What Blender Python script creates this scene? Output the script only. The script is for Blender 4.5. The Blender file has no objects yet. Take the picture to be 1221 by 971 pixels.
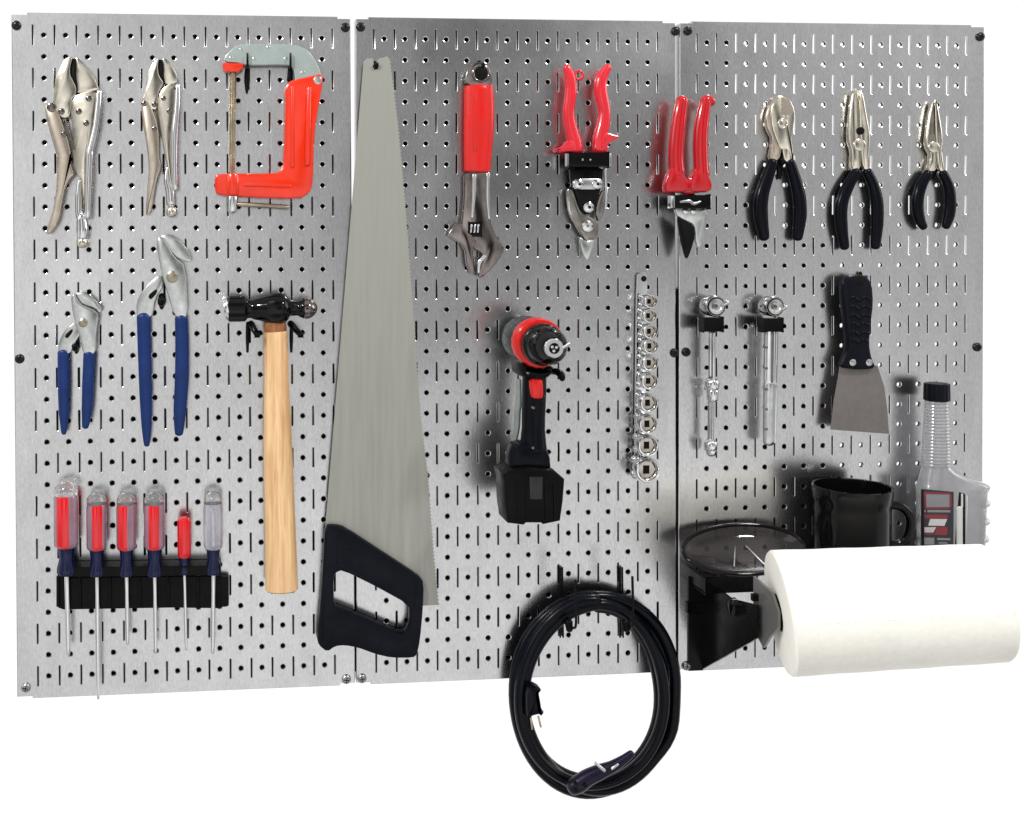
import bpy, bmesh, math, random
from mathutils import Vector, Matrix
random.seed(4)
S = 0.0254                                   # everything below is measured in inches, built in metres
sc = bpy.context.scene
col = sc.collection
PI = math.pi

# ------------------------------------------------------------------ camera (measured from the board's corners)
CX, CY, CZ = 9.840, 21.648, 51.003           # right, up, out from the board
RA, RB, RC = 0.01411, 0.08732, 0.00456
F, PX, PY = 1280.0, 380.0, 298.0
IW, IH = 1221.0, 971.0
def _m(a, b): return [[sum(a[i][k]*b[k][j] for k in range(3)) for j in range(3)] for i in range(3)]
ca, sa, cb, sb, cc, sc_ = math.cos(RA), math.sin(RA), math.cos(RB), math.sin(RB), math.cos(RC), math.sin(RC)
ROT = _m(_m([[cc, -sc_, 0], [sc_, cc, 0], [0, 0, 1]], [[1, 0, 0], [0, ca, -sa], [0, sa, ca]]), [[cb, 0, sb], [0, 1, 0], [-sb, 0, cb]])

FR = {'P': (0, 0, 1), 'A': (0, 0, 3.036), 'B': (230, 0, 3.47), 'C': (40, 260, 3.236), 'D': (240, 320, 2.311), 'E': (0, 540, 3.033),
      'F': (360, 0, 2.31), 'G': (360, 580, 3.735), 'H': (510, 50, 3.24), 'I': (640, 50, 3.467), 'J': (870, 80, 3.939),
      'K': (560, 340, 3.131), 'L': (720, 310, 3.35), 'M': (960, 310, 3.883), 'N': (940, 440, 4.046), 'O': (800, 620, 5.111),
      'Q': (790, 600, 2.833), 'R': (580, 660, 3.123), 'A2': (45, 60, 7.47), 'A3': (45, 180, 7.47), 'A4': (155, 60, 4.62),
      'I2': (660, 160, 6.067), 'K2': (575, 360, 6.933), 'K3': (575, 480, 6.067), 'L2': (735, 315, 6.943), 'L3': (735, 440, 6.943),
      'R1': (655, 870, 9.392), 'R2': (600, 680, 8.092), 'R3': (700, 670, 5.108), 'N2': (1080, 560, 8.825), 'N3': (960, 555, 8.443),
      'H2': (530, 180, 6.067), 'E2': (55, 560, 6.933), 'D2': (255, 335, 8.721), 'P2': (790, 100, 4.4125), 'E3': (55, 640, 5.309),
      'L4': (825, 340, 4.617), 'L5': (895, 340, 4.617), 'R4': (600, 810, 10.786), 'S2': (480, 400, 2.85)}
def f(frame, *pts):                          # measured points of one close-up -> photograph units
    x0, y0, s = FR[frame]
    return [(x0 + p[0]/s, y0 + p[1]/s) for p in pts]
def ray(u, v):
    q = ((u-PX)/F, -(v-PY)/F, -1.0)
    return [sum(ROT[k][i]*q[k] for k in range(3)) for i in range(3)]
def V(p, d):                                 # the point of the plane d inches in front of the board
    r = ray(*p); t = (d-CZ)/r[2]
    return Vector((CX+t*r[0], -d, CY+t*r[1]))
def VX(p, X):                                # the point of the plane at X, square to the board
    r = ray(*p); t = (X-CX)/r[0]
    return Vector((X, -(CZ+t*r[2]), CY+t*r[1]))
def K(p, d): return (V((p[0]+1, p[1]), d) - V(p, d)).length

# ------------------------------------------------------------------ materials
def N(nt, t, **kw):
    n = nt.nodes.new(t)
    for k, v in kw.items():
        if k.startswith('i_'):
            key = k[2:]
            n.inputs[int(key) if key.isdigit() else key.replace('_', ' ')].default_value = v
        else: setattr(n, k, v)
    return n
def mat(name, base, metal=0.0, rough=0.4, var=0.08, bump=0.0, scale=60.0, rv=0.08, stretch=(1, 1, 1), coat=0.0, trans=0.0, ior=1.46, spec=0.5, base2=None, alpha=1.0):
    m = bpy.data.materials.new(name); m.use_nodes = True; nt = m.node_tree; L = nt.links.new
    b = nt.nodes['Principled BSDF']
    tc = N(nt, 'ShaderNodeTexCoord'); mp = N(nt, 'ShaderNodeMapping'); mp.inputs['Scale'].default_value = stretch
    L(tc.outputs['Object'], mp.inputs['Vector'])
    no = N(nt, 'ShaderNodeTexNoise', i_Scale=scale, i_Detail=5.0, i_Roughness=0.6); L(mp.outputs[0], no.inputs['Vector'])
    lo = N(nt, 'ShaderNodeTexNoise', i_Scale=scale*0.13, i_Detail=3.0); L(mp.outputs[0], lo.inputs['Vector'])
    mx = N(nt, 'ShaderNodeMix', data_type='RGBA')
    c = Vector(base); c2 = Vector(base2) if base2 else c*(1-var*2)
    mx.inputs[6].default_value = (*[min(1, x*(1+var)) for x in c], 1); mx.inputs[7].default_value = (*c2, 1)
    ad = N(nt, 'ShaderNodeMath', operation='ADD'); L(no.outputs[0], ad.inputs[0]); L(lo.outputs[0], ad.inputs[1])
    mr = N(nt, 'ShaderNodeMapRange', i_1=0.75, i_2=1.25); L(ad.outputs[0], mr.inputs[0])
    L(mr.outputs[0], mx.inputs[0]); L(mx.outputs[2], b.inputs['Base Color'])
    rr = N(nt, 'ShaderNodeMapRange', i_3=max(0.02, rough-rv), i_4=rough+rv); L(mr.outputs[0], rr.inputs[0]); L(rr.outputs[0], b.inputs['Roughness'])
    b.inputs['Metallic'].default_value = metal
    b.inputs['Coat Weight'].default_value = coat; b.inputs['Coat Roughness'].default_value = 0.06
    b.inputs['Transmission Weight'].default_value = trans; b.inputs['IOR'].default_value = ior
    b.inputs['Specular IOR Level'].default_value = spec
    if bump:
        bp = N(nt, 'ShaderNodeBump', i_Strength=bump, i_Distance=0.0006); L(no.outputs[0], bp.inputs['Height']); L(bp.outputs[0], b.inputs['Normal'])
    return m

def board_mat():
    m = bpy.data.materials.new('galvanised_steel'); m.use_nodes = True; nt = m.node_tree; L = nt.links.new
    b = nt.nodes['Principled BSDF']; b.inputs['Metallic'].default_value = 1.0
    tc = N(nt, 'ShaderNodeTexCoord')
    mp = N(nt, 'ShaderNodeMapping'); mp.inputs['Scale'].default_value = (1.0, 1.0, 0.35); L(tc.outputs['Object'], mp.inputs['Vector'])
    fine = N(nt, 'ShaderNodeTexNoise', i_Scale=420.0, i_Detail=4.0, i_Roughness=0.7); L(mp.outputs[0], fine.inputs['Vector'])
    mid = N(nt, 'ShaderNodeTexNoise', i_Scale=45.0, i_Detail=5.0, i_Roughness=0.65, i_Distortion=0.6); L(mp.outputs[0], mid.inputs['Vector'])
    big = N(nt, 'ShaderNodeTexNoise', i_Scale=7.0, i_Detail=3.0); L(tc.outputs['Object'], big.inputs['Vector'])
    a = N(nt, 'ShaderNodeMath', operation='MULTIPLY_ADD'); a.inputs[1].default_value = 0.55; L(mid.outputs[0], a.inputs[0]); L(fine.outputs[0], a.inputs[2])
    cr = N(nt, 'ShaderNodeMapRange', i_1=0.45, i_2=1.1); L(a.outputs[0], cr.inputs[0])
    mx = N(nt, 'ShaderNodeMix', data_type='RGBA'); mx.inputs[6].default_value = (0.47, 0.47, 0.475, 1); mx.inputs[7].default_value = (0.70, 0.70, 0.705, 1)
    L(cr.outputs[0], mx.inputs[0]); L(mx.outputs[2], b.inputs['Base Color'])
    r = N(nt, 'ShaderNodeMapRange', i_1=0.3, i_2=0.7, i_3=0.19, i_4=0.28); L(big.outputs[0], r.inputs[0]); L(r.outputs[0], b.inputs['Roughness'])
    wv = N(nt, 'ShaderNodeTexNoise', i_Scale=5.5, i_Detail=1.0); L(tc.outputs['Object'], wv.inputs['Vector'])
    bw = N(nt, 'ShaderNodeBump', i_Strength=0.4, i_Distance=0.004); L(wv.outputs[0], bw.inputs['Height'])
    bp = N(nt, 'ShaderNodeBump', i_Strength=0.12, i_Distance=0.0004); L(a.outputs[0], bp.inputs['Height']); L(bw.outputs[0], bp.inputs['Normal']); L(bp.outputs[0], b.inputs['Normal'])
    return m
def wood_mat(name, c1, c2):
    m = bpy.data.materials.new(name); m.use_nodes = True; nt = m.node_tree; L = nt.links.new
    b = nt.nodes['Principled BSDF']
    tc = N(nt, 'ShaderNodeTexCoord'); mp = N(nt, 'ShaderNodeMapping'); mp.inputs['Scale'].default_value = (1, 1, 0.06); L(tc.outputs['Object'], mp.inputs['Vector'])
    g = N(nt, 'ShaderNodeTexNoise', i_Scale=260.0, i_Detail=6.0, i_Roughness=0.6, i_Distortion=1.0); L(mp.outputs[0], g.inputs['Vector'])
    w = N(nt, 'ShaderNodeTexNoise', i_Scale=90.0, i_Detail=2.0); L(mp.outputs[0], w.inputs['Vector'])
    a = N(nt, 'ShaderNodeMath', operation='ADD'); L(g.outputs[0], a.inputs[0]); L(w.outputs[0], a.inputs[1])
    mr = N(nt, 'ShaderNodeMapRange', i_1=0.75, i_2=1.3); L(a.outputs[0], mr.inputs[0])
    mx = N(nt, 'ShaderNodeMix', data_type='RGBA'); mx.inputs[6].default_value = (*c1, 1); mx.inputs[7].default_value = (*c2, 1)
    L(mr.outputs[0], mx.inputs[0]); L(mx.outputs[2], b.inputs['Base Color'])
    b.inputs['Roughness'].default_value = 0.32; b.inputs['Coat Weight'].default_value = 0.3; b.inputs['Coat Roughness'].default_value = 0.15
    bp = N(nt, 'ShaderNodeBump', i_Strength=0.12, i_Distance=0.0005); L(g.outputs[0], bp.inputs['Height']); L(bp.outputs[0], b.inputs['Normal'])
    return m

STEEL = board_mat()
M = dict(
    screwblk=mat('black_screw', (0.006,)*3, 0.0, 0.3, spec=0.4),
    zinc=mat('zinc', (0.42, 0.42, 0.42), 1, 0.3, 0.15, 0.1),
    shadedark=mat('shade_black', (0.012, 0.012, 0.013), 0, 0.8),
    backmid=mat('grey_backing', (0.10, 0.10, 0.10), 0, 0.8),
    backlite=mat('white_backing', (0.8, 0.8, 0.8), 0, 0.8),
    chrome=mat('chrome', (0.80, 0.80, 0.81), 1, 0.10, 0.05, 0.0),
    nickel=mat('warm_nickel', (0.84, 0.78, 0.66), 1, 0.17, 0.12, 0.10, 90),
    nickeldk=mat('dark_nickel', (0.66, 0.57, 0.47), 1, 0.27, 0.16, 0.10, 90),  # darker and rougher than the plain nickel
    steel=mat('satin_steel', (0.62, 0.64, 0.62), 1, 0.26, 0.10, 0.12, 120),
    steeldk=mat('dark_steel', (0.30, 0.275, 0.25), 1, 0.24, 0.18, 0.12, 90),
    bronze=mat('dark_chrome', (0.27, 0.235, 0.22), 1, 0.08, 0.2, 0.05, 60),
    brass=mat('yellow_zinc', (0.50, 0.44, 0.33), 1, 0.3, 0.2, 0.1),
    clampgrey=mat('grey_paint', (0.36, 0.42, 0.40), 0.35, 0.35, 0.10, 0.08),
    red=mat('red_plastic', (0.62, 0.010, 0.007), 0, 0.30, 0.06, 0.04, coat=0.1),
    orange=mat('orange_red_paint', (0.74, 0.026, 0.003), 0, 0.2, 0.06, 0.04, coat=0.35),
    pinkred=mat('vinyl_red', (0.64, 0.016, 0.030), 0, 0.20, 0.06, 0.03, coat=0.3),
    crimson=mat('crimson_grip', (0.46, 0.004, 0.010), 0, 0.16, 0.06, 0.03, coat=0.35),
    blue=mat('blue_dip', (0.006, 0.026, 0.125), 0, 0.36, 0.12, 0.05, spec=0.3),
    navy=mat('navy_collar', (0.004, 0.007, 0.042), 0, 0.2, 0.1, coat=0.2, spec=0.3),
    blk=mat('black_plastic', (0.003, 0.003, 0.0035), 0, 0.30, 0.2, 0.10, spec=0.12),
    blkgrip=mat('black_grip', (0.0025, 0.003, 0.006), 0, 0.25, 0.2, 0.05, spec=0.14),
    blkgloss=mat('black_gloss', (0.003, 0.003, 0.0035), 0, 0.06, 0.1, coat=0.0, rv=0.03, spec=0.28),
    blkmetal=mat('black_enamel', (0.005, 0.005, 0.0055), 0.0, 0.24, 0.2, 0.12, spec=0.14),
    navyblk=mat('navy_black', (0.0045, 0.0055, 0.0095), 0, 0.34, 0.15, 0.08, spec=0.12),
    cord=mat('black_rubber', (0.0025, 0.003, 0.006), 0, 0.24, 0.2, 0.05, spec=0.16),
    plugviolet=mat('violet_black', (0.008, 0.004, 0.020), 0, 0.3, 0.2, spec=0.3),
    blade=mat('saw_steel', (0.34, 0.34, 0.305), 0.35, 0.42, 0.05, 0.05, 150, rv=0.1, stretch=(1, 1, 0.07), spec=0.3),
    putty=mat('putty_blade', (0.18, 0.162, 0.155), 0.4, 0.42, 0.06, 0.05, 120),
    gunmetal=mat('housing', (0.030, 0.038, 0.035), 0.0, 0.28, 0.15, 0.1, spec=0.3),
    paper=mat('tissue', (0.95, 0.925, 0.85), 0, 0.9, 0.025, 0.45, 160, spec=0.1),
    card=mat('cardboard', (0.10, 0.06, 0.04), 0, 0.9, 0.1),
    greymetal=mat('grey_arm', (0.20, 0.195, 0.185), 0.5, 0.35, 0.08, 0.05),
    mauve=mat('clear_mauve', (0.58, 0.36, 0.46), 0, 0.07, 0.1, coat=0.6, trans=0.6),
    handlered=mat('handle_red', (0.66, 0.006, 0.012), 0, 0.12, 0.05, coat=0.6),
    clear=mat('clear_acrylic', (0.82, 0.82, 0.90), 0, 0.05, 0.04, trans=0.75, coat=0.5, rv=0.02),
    dome=mat('clear_dome', (0.97, 0.97, 0.98), 0, 0.03, 0.02, trans=0.86, coat=0.6, rv=0.02),
    pet=mat('clear_bottle', (0.56, 0.56, 0.585), 0, 0.16, 0.05, trans=0.62, coat=0.6, rv=0.03),
    petwhite=mat('milky_bottle', (0.66, 0.68, 0.66), 0, 0.16, 0.04, trans=0.25, coat=0.5),
    label=mat('dark_label', (0.022, 0.020, 0.026), 0, 0.35, 0.2),
    lblgrey=mat('label_grey', (0.19, 0.19, 0.20), 0, 0.4, 0.04),
    lblred=mat('label_red', (0.20, 0.02, 0.03), 0, 0.4, 0.1),
    lblwhite=mat('label_white', (0.48, 0.46, 0.45), 0, 0.4, 0.1),
    chrome2=mat('shaded_chrome', (0.50, 0.50, 0.51), 1, 0.09, 0.1, 0.0),
    smoke=mat('smoked_plastic', (0.20, 0.175, 0.18), 0, 0.04, 0.03, trans=0.92, rv=0.02, ior=1.3),
    gripgrey=mat('grey_side_grip', (0.22, 0.25, 0.24), 0, 0.25, 0.1, coat=0.3),
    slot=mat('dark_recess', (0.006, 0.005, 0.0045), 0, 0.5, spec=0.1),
    socketin=mat('socket_bore', (0.62, 0.57, 0.50), 1, 0.3, 0.2),
)
WOOD = wood_mat('hickory', (0.86, 0.58, 0.31), (0.56, 0.30, 0.12)); WOODDK = wood_mat('charred_neck', (0.36, 0.14, 0.04), (0.20, 0.07, 0.02))

# ------------------------------------------------------------------ mesh helpers (inches)
class B:
    def __init__(s): s.bm = bmesh.new()
    def v(s, p): return s.bm.verts.new(p)
    def face(s, vs, mi=0):
        try:
            fc = s.bm.faces.new(vs); fc.material_index = mi; return fc
        except ValueError: return None
    def loops(s, rings, closed=True, mi=0):
        for a, b in zip(rings, rings[1:]):
            n = len(a)
            for i in range(n if closed else n-1):
                j = (i+1) % n
                s.face([a[i], a[j], b[j], b[i]], mi)
    def cap(s, loops):
        if len(loops) == 1: s.face(loops[0]); return
        es = []
        for l in loops:
            for i in range(len(l)):
                a, b = l[i], l[(i+1) % len(l)]
                es.append(s.bm.edges.get((a, b)) or s.bm.edges.new((a, b)))
        bmesh.ops.triangle_fill(s.bm, edges=es, use_beauty=True)
    def poly(s, pts, d0, d1, bev=0.03, sm=0, holes=(), hsm=0):
        """an outline in the plane d1, given its thickness back to d0, with rounded front and back edges"""
        fl, bl = [], []
        for k, pl in enumerate([pts]+list(holes)):
            if (hsm if k else sm): pl = chaikin(pl, hsm if k else sm)
            q = [V(p, d1) for p in pl]
            ar = sum(q[i].x*q[(i+1) % len(q)].z - q[(i+1) % len(q)].x*q[i].z for i in range(len(q)))
            if (ar < 0) != bool(k): q.reverse()
            n = len(q); off = []
            for i in range(n):
                a = (q[i]-q[i-1]); c = (q[(i+1) % n]-q[i])
                na = Vector((-a.z, 0, a.x)).normalized(); nc = Vector((-c.z, 0, c.x)).normalized()
                m = na+nc
                m = m.normalized() if m.length > 1e-6 else na
                off.append(m*min(1.6, 1/max(0.5, m.dot(na))))
            T = d1-d0; bv = min(bev, T*0.49)
            prof = [(bv, T), (0.3*bv, T-0.3*bv), (0, T-bv)][::-1] if bv else []
            seq = [(bv, 0.0), (0.3*bv, 0.3*bv), (0.0, bv), (0.0, T-bv), (0.3*bv, T-0.3*bv), (bv, T)]
            rings = [[s.v(q[i]+off[i]*ins+Vector((0, t, 0))) for i in range(n)] for ins, t in seq]
            s.loops(rings); fl.append(rings[0]); bl.append(rings[-1])
        s.cap(fl); s.cap(bl)
        return s
    def tube(s, pts, rad, d, flat=1.0, n=14, sub=4, cap=True, fe=None):
        """a limb through points of the photograph; rad in the same units, d = depth (number or list)"""
        m = len(pts)
        rad = list(rad) if isinstance(rad, (list, tuple)) else [rad]*m
        dd = list(d) if isinstance(d, (list, tuple)) else [d]*m
        P3 = [V(p, x) for p, x in zip(pts, dd)]; R3 = [r*K(p, x) for r, p, x in zip(rad, pts, dd)]
        return s.tube3(P3, R3, flat, n, sub, cap, False, fe)
    def tube3(s, P3, R3, flat=1.0, n=14, sub=4, cap=True, closed=False, fe=None):
        flat_end = 0.7 if fe is None else fe
        if not isinstance(R3, (list, tuple)): R3 = [R3]*len(P3)
        P, R = spline(P3, R3, sub, closed)
        rings = []; N_ = len(P)
        # rounded ends
        if cap and not closed:
            t0 = (P[0]-P[1]).normalized(); t1 = (P[-1]-P[-2]).normalized()
            A = [(P[0]+t0*R[0]*e*flat_end, R[0]*g) for e, g in ((0.98, 0.25), (0.8, 0.62), (0.45, 0.9))]
            Z = [(P[-1]+t1*R[-1]*e*flat_end, R[-1]*g) for e, g in ((0.45, 0.9), (0.8, 0.62), (0.98, 0.25))]
            P = [a[0] for a in A]+P+[z[0] for z in Z]; R = [a[1] for a in A]+R+[z[1] for z in Z]; N_ = len(P)
        up = Vector((0, -1, 0)); prev = None
        for i in range(N_):
            if closed: t = (P[(i+1) % N_]-P[i-1]).normalized()
            else: t = (P[min(i+1, N_-1)]-P[max(i-1, 0)]).normalized()
            if prev is None:
                side = t.cross(up)
                if side.length < 0.2: side = t.cross(Vector((1, 0, 0)))
            else: side = prev - t*prev.dot(t)
            side.normalize(); prev = side; o = side.cross(t).normalized()
            rings.append([s.v(P[i]+side*math.cos(2*PI*k/n)*R[i]+o*math.sin(2*PI*k/n)*R[i]*flat) for k in range(n)])
        if closed: rings.append(rings[0])
        s.loops(rings)
        if not closed: s.face(rings[0]); s.face(rings[-1])
        return s
    def lathe(s, o, ax, prof, n=28, caps=True, mis=None, mod=None):
        """turned shape: o in inches, ax direction, prof = [(along, radius)]"""
        ax = Vector(ax).normalized(); a = ax.cross(Vector((0, -1, 0)))
        if a.length < 0.3: a = Vector((1, 0, 0))
        a.normalize(); b = ax.cross(a).normalized(); rings = []
        for t, r in prof:
            rings.append([s.v(o+ax*t+(a*math.cos(2*PI*k/n)+b*math.sin(2*PI*k/n))*max(r, 1e-4)*(mod(k/n) if mod else 1)) for k in range(n)])
        for x, y in zip(rings, rings[1:]):
            for i in range(n):
                j = (i+1) % n
                s.face([x[i], x[j], y[j], y[i]], mis(i/n) if mis else 0)
        if caps: s.face(rings[0]); s.face(rings[-1])
        return s
    def disc(s, p, r, d0, d1, bev=0.02, n=20, dome=0.0):
        """round boss facing out from the board; r in photograph units"""
        o = V(p, d1); o = Vector((o.x, -d0, o.z)); R = r*K(p, d1); h = d1-d0
        b = min(bev, R*0.4, h*0.5)
        pr = [(0, R), (h-b, R), (h-0.3*b, R-0.3*b), (h, R-b)]
        if dome: pr += [(h+dome*0.6, R*0.55), (h+dome, R*0.12)]
        return s.lathe(o, (0, -1, 0), pr, n)
    def ring(s, p, r, w, d, flat=1.0, n=22):
        c = V(p, d); R = r*K(p, d)
        return s.tube3([c+Vector((math.cos(2*PI*i/n)*R, 0, math.sin(2*PI*i/n)*R)) for i in range(n)], w*K(p, d), flat, 10, 1, False, True)
    def box(s, x0, x1, d0, d1, z0, z1, bev=0.02):
        r = bmesh.ops.create_cube(s.bm, size=1.0)
        for v in r['verts']:
            v.co = Vector((x0+(v.co.x+.5)*(x1-x0), -(d0+(v.co.y+.5)*(d1-d0)), z0+(v.co.z+.5)*(z1-z0)))
        if bev:
            es = {e for v in r['verts'] for e in v.link_edges}
            bmesh.ops.bevel(s.bm, geom=list(es), offset=bev, segments=2, profile=0.6, affect='EDGES')
        return s
    def pbox(s, pa, pb, d0, d1, bev=0.04):
        """box whose front face spans two opposite corners seen in the photograph"""
        a, b = V(pa, d1), V(pb, d1)
        return s.box(min(a.x, b.x), max(a.x, b.x), d0, d1, min(a.z, b.z), max(a.z, b.z), bev)
    def ball(s, p, rx, ry, d, rd):
        c = V(p, d); k = K(p, d); n = 16; rings = []
        for i in range(1, 10):
            th = PI*i/10
            rings.append([s.v(c+Vector((math.sin(th)*math.cos(2*PI*j/n)*rx*k, math.sin(th)*math.sin(2*PI*j/n)*rd, math.cos(th)*ry*k))) for j in range(n)])
        s.loops(rings); s.face(rings[0]); s.face(rings[-1]); return s
    def side(s, pts, X0, X1, bev=0.02):
        """plate square to the board: pts as (depth, height), thick from X0 to X1"""
        a = [s.v(Vector((X0, -d, z))) for d, z in pts]; b = [s.v(Vector((X1, -d, z))) for d, z in pts]
        s.loops([a, b]); s.face(a); s.face(b); return s
flat_end = 0.7
def chaikin(p, it):
    for _ in range(it):
        q = []
        for i in range(len(p)):
            a, b = p[i], p[(i+1) % len(p)]
            q += [(a[0]*.78+b[0]*.22, a[1]*.78+b[1]*.22), (a[0]*.22+b[0]*.78, a[1]*.22+b[1]*.78)]
        p = q
    return p
def spline(P, R, sub, closed):
    n = len(P)
    if sub <= 1 or n < 3: return list(P), list(R)
    op, orr = [], []
    g = (lambda i: i % n) if closed else (lambda i: min(max(i, 0), n-1))
    for i in range(n if closed else n-1):
        a, b, c, d = P[g(i-1)], P[g(i)], P[g(i+1)], P[g(i+2)]
        for k in range(sub):
            t = k/sub
            op.append(0.5*((2*b)+(c-a)*t+(2*a-5*b+4*c-d)*t*t+(3*b-a-3*c+d)*t**3)); orr.append(R[g(i)]*(1-t)+R[g(i+1)]*t)
    if not closed: op.append(P[-1]); orr.append(R[-1])
    return op, orr
def wl(o):
    v = Vector((0, 0, 0))
    while o: v += o.location; o = o.parent
    return v
def ob(name, b, m, parent=None, at=None, ang=38, label=None, flat=False):
    """link one mesh object; its origin is put at `at` or its middle"""
    bm = b.bm
    bmesh.ops.remove_doubles(bm, verts=bm.verts, dist=1e-5)
    bmesh.ops.recalc_face_normals(bm, faces=bm.faces)
    vs = [v.co for v in bm.verts]
    c = at if at is not None else Vector([(min(v[i] for v in vs)+max(v[i] for v in vs))/2 for i in range(3)])
    me = bpy.data.meshes.new(name)
    for v in bm.verts: v.co = (v.co-c)*S
    bm.to_mesh(me); bm.free()
    for p in me.polygons: p.use_smooth = True
    me.set_sharp_from_angle(angle=math.radians(ang))
    if name == 'perforated_sheet':
        for p in me.polygons:
            if abs(p.normal.y) > .995: p.use_smooth = False
    for x in (m if isinstance(m, (list, tuple)) else [m]): me.materials.append(x)
    o = bpy.data.objects.new(name, me); col.objects.link(o)
    if flat: w = o.modifiers.new('weighted_normal', 'WEIGHTED_NORMAL'); w.keep_sharp = True; w.weight = 60
    if parent: o.parent = parent
    o.location = Vector(c)*S - (wl(parent) if parent else Vector((0, 0, 0)))
    if label: o['label'] = label
    return o
def tag(o, label, cat, group=None):
    o['label'] = label; o['category'] = cat
    if group: o['group'] = group
    return o
def thing(name, label, cat, loc, group=None):
    o = bpy.data.objects.new(name, None); col.objects.link(o); o.empty_display_size = 0.02
    o.location = Vector(loc)*S
    return tag(o, label, cat, group)

# ------------------------------------------------------------------ the board: three perforated panels
def stadium(hw, hl):
    c = hl-hw
    return [(hw, 0), (hw, c), (hw*.7, c+hw*.7), (0, hl), (-hw*.7, c+hw*.7), (-hw, c), (-hw, 0), (-hw, -c), (-hw*.7, -c-hw*.7), (0, -hl), (hw*.7, -c-hw*.7), (hw, -c)]
def circ(r): return [(r*math.cos(2*PI*i/16), r*math.sin(2*PI*i/16)) for i in range(16)]
def cell(b, x0, x1, z0, z1, cx, cz, shp, e, hw):
    big, sml = shp(e), shp(0)
    depth = 0.012; co = [b.v((x, 0, z)) for x, z in ((x1, z1), (x0, z1), (x0, z0), (x1, z0))]
    r0 = [b.v((cx+x, 0, cz+z)) for x, z in big]
    r1 = [b.v((cx+x, depth, cz+z)) for x, z in sml]
    r2 = [b.v((cx+x, hw, cz+z)) for x, z in sml]
    r1b = [b.v((cx+x, 0.03, cz+z)) for x, z in sml]
    n = len(r0); q = n//4
    for i in range(n):
        c = co[i//q]
        b.face([r0[i], r0[(i+1) % n], c])
        if i % q == 0: b.face([r0[i], c, co[(i//q-1) % 4]])
    b.loops([r0, r1, r1b]); b.loops([r1b, r2], mi=1)  # deeper walls dark: shade inside the holes put into the colour
def gap(z, top, bot): return bot+(top-bot)*z/32.0
def panel(ix, label, blackout_sheet, gl, gr, backs=((.25, 15.75, .1, 31.9),)):
    x = 16.0*ix
    p = thing('pegboard_panel', label, 'pegboard', (x+8, 0.7, 0), 'steel pegboard panels hung side by side')
    b = B()
    hole = lambda e: circ(0.115+e); sl = lambda e: stadium(0.034+e, 0.475+e)
    for k in range(1, 16):
        for j in range(1, 32, 2): cell(b, x+k-.25, x+k+.25, j-1, j+1, x+k, j, sl, 0.028, 0.05)
    for k in range(1, 15):
        for j in range(1, 32): cell(b, x+k+.25, x+k+.75, j-.5, j+.5, x+k+.5, j, hole, 0.034, 0.17)
        for a, c in ((0, .5), (31.5, 32)): b.face([b.v((x+k+.25, 0, a)), b.v((x+k+.75, 0, a)), b.v((x+k+.75, 0, c)), b.v((x+k+.25, 0, c))])
    lo, hi = 0.08, 31.92
    for side_, g, xi, xo in ((-1, gl, x+.75, x), (1, gr, x+15.25, x+16)):
        zs = [lo, hi]
        def e(z): return xo-side_*gap(z, *g)
        # margin, bend, flange going back
        rows = [[(xi, 0), (e(z)-side_*.05, 0), (e(z)-side_*.022, .007), (e(z)-side_*.006, .025), (e(z), .06), (e(z), .74)] for z in zs]
        A = [b.v((q[0], q[1], lo)) for q in rows[0]]; Z = [b.v((q[0], q[1], hi)) for q in rows[1]]
        b.loops([A, Z], closed=False)
    for sgn, zi in ((-1, 0.0), (1, 32.0)):
        pr = [(0, 0), (sgn*.02, .012), (sgn*.035, .04), (sgn*.035, .74)]
        A = [b.v((x+.75, d, zi+z)) for z, d in pr]; Z = [b.v((x+15.25, d, zi+z)) for z, d in pr]
        b.loops([A, Z], closed=False)
    ob('perforated_sheet', b, [STEEL, M['shadedark']], p, ang=14)
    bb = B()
    for q in backs: bb.box(x+q[0], x+q[1], -.76, -.70, q[2], q[3], 0)  # added dark sheets and strips keep the white backdrop out of the holes
    ob('blackout_sheet', bb, blackout_sheet, p)
    return p
SEAM1, SEAM2 = (0.125, 0.03), (0.11, 0.035)
P1 = panel(0, 'left steel pegboard panel holding locking pliers, clamp and screwdrivers', M['shadedark'], (0.03, 0.03), SEAM1)
P2 = panel(1, 'middle steel pegboard panel behind the drill and red wrench', M['shadedark'], SEAM1, SEAM2, ((.25, 15.75, .1, 31.9),))
P3 = panel(2, 'right steel pegboard panel behind black handled pliers and shelf', M['shadedark'], SEAM2, (0.03, 0.03), ((.25, 3.2, .1, 31.9), (3.2, 5.1, .1, 24.2), (5.1, 8.62, .1, 21.4), (8.62, 15.75, .1, 7.0))+tuple((k+.76*(32+k-CX)/CZ-.13, k+.76*(32+k-CX)/CZ+.13, 7.0, 21.5 if k < 12 else 19.5) for k in (9, 10, 11, 12, 13, 14, 15)))
def screw_mesh():
    b = B(); b.lathe(Vector((0, 0, 0)), (0, -1, 0), [(-.02, .225), (.05, .225), (.10, .20), (.135, .13), (.145, .05)], 20)
    return b
sm_ = ob('screw', screw_mesh(), M['screwblk'], P1, Vector((0, 0, 0)))
for s_ in (0.18, 0.07):
    pass
sl_ = B(); sl_.box(-.12, .12, .12, .152, -.022, .022, 0); sl_.box(-.022, .022, .121, .153, -.12, .12, 0)
cross = ob('screw_recess', sl_, M['slot'], sm_, Vector((0, 0, 0)))
first = True
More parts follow.
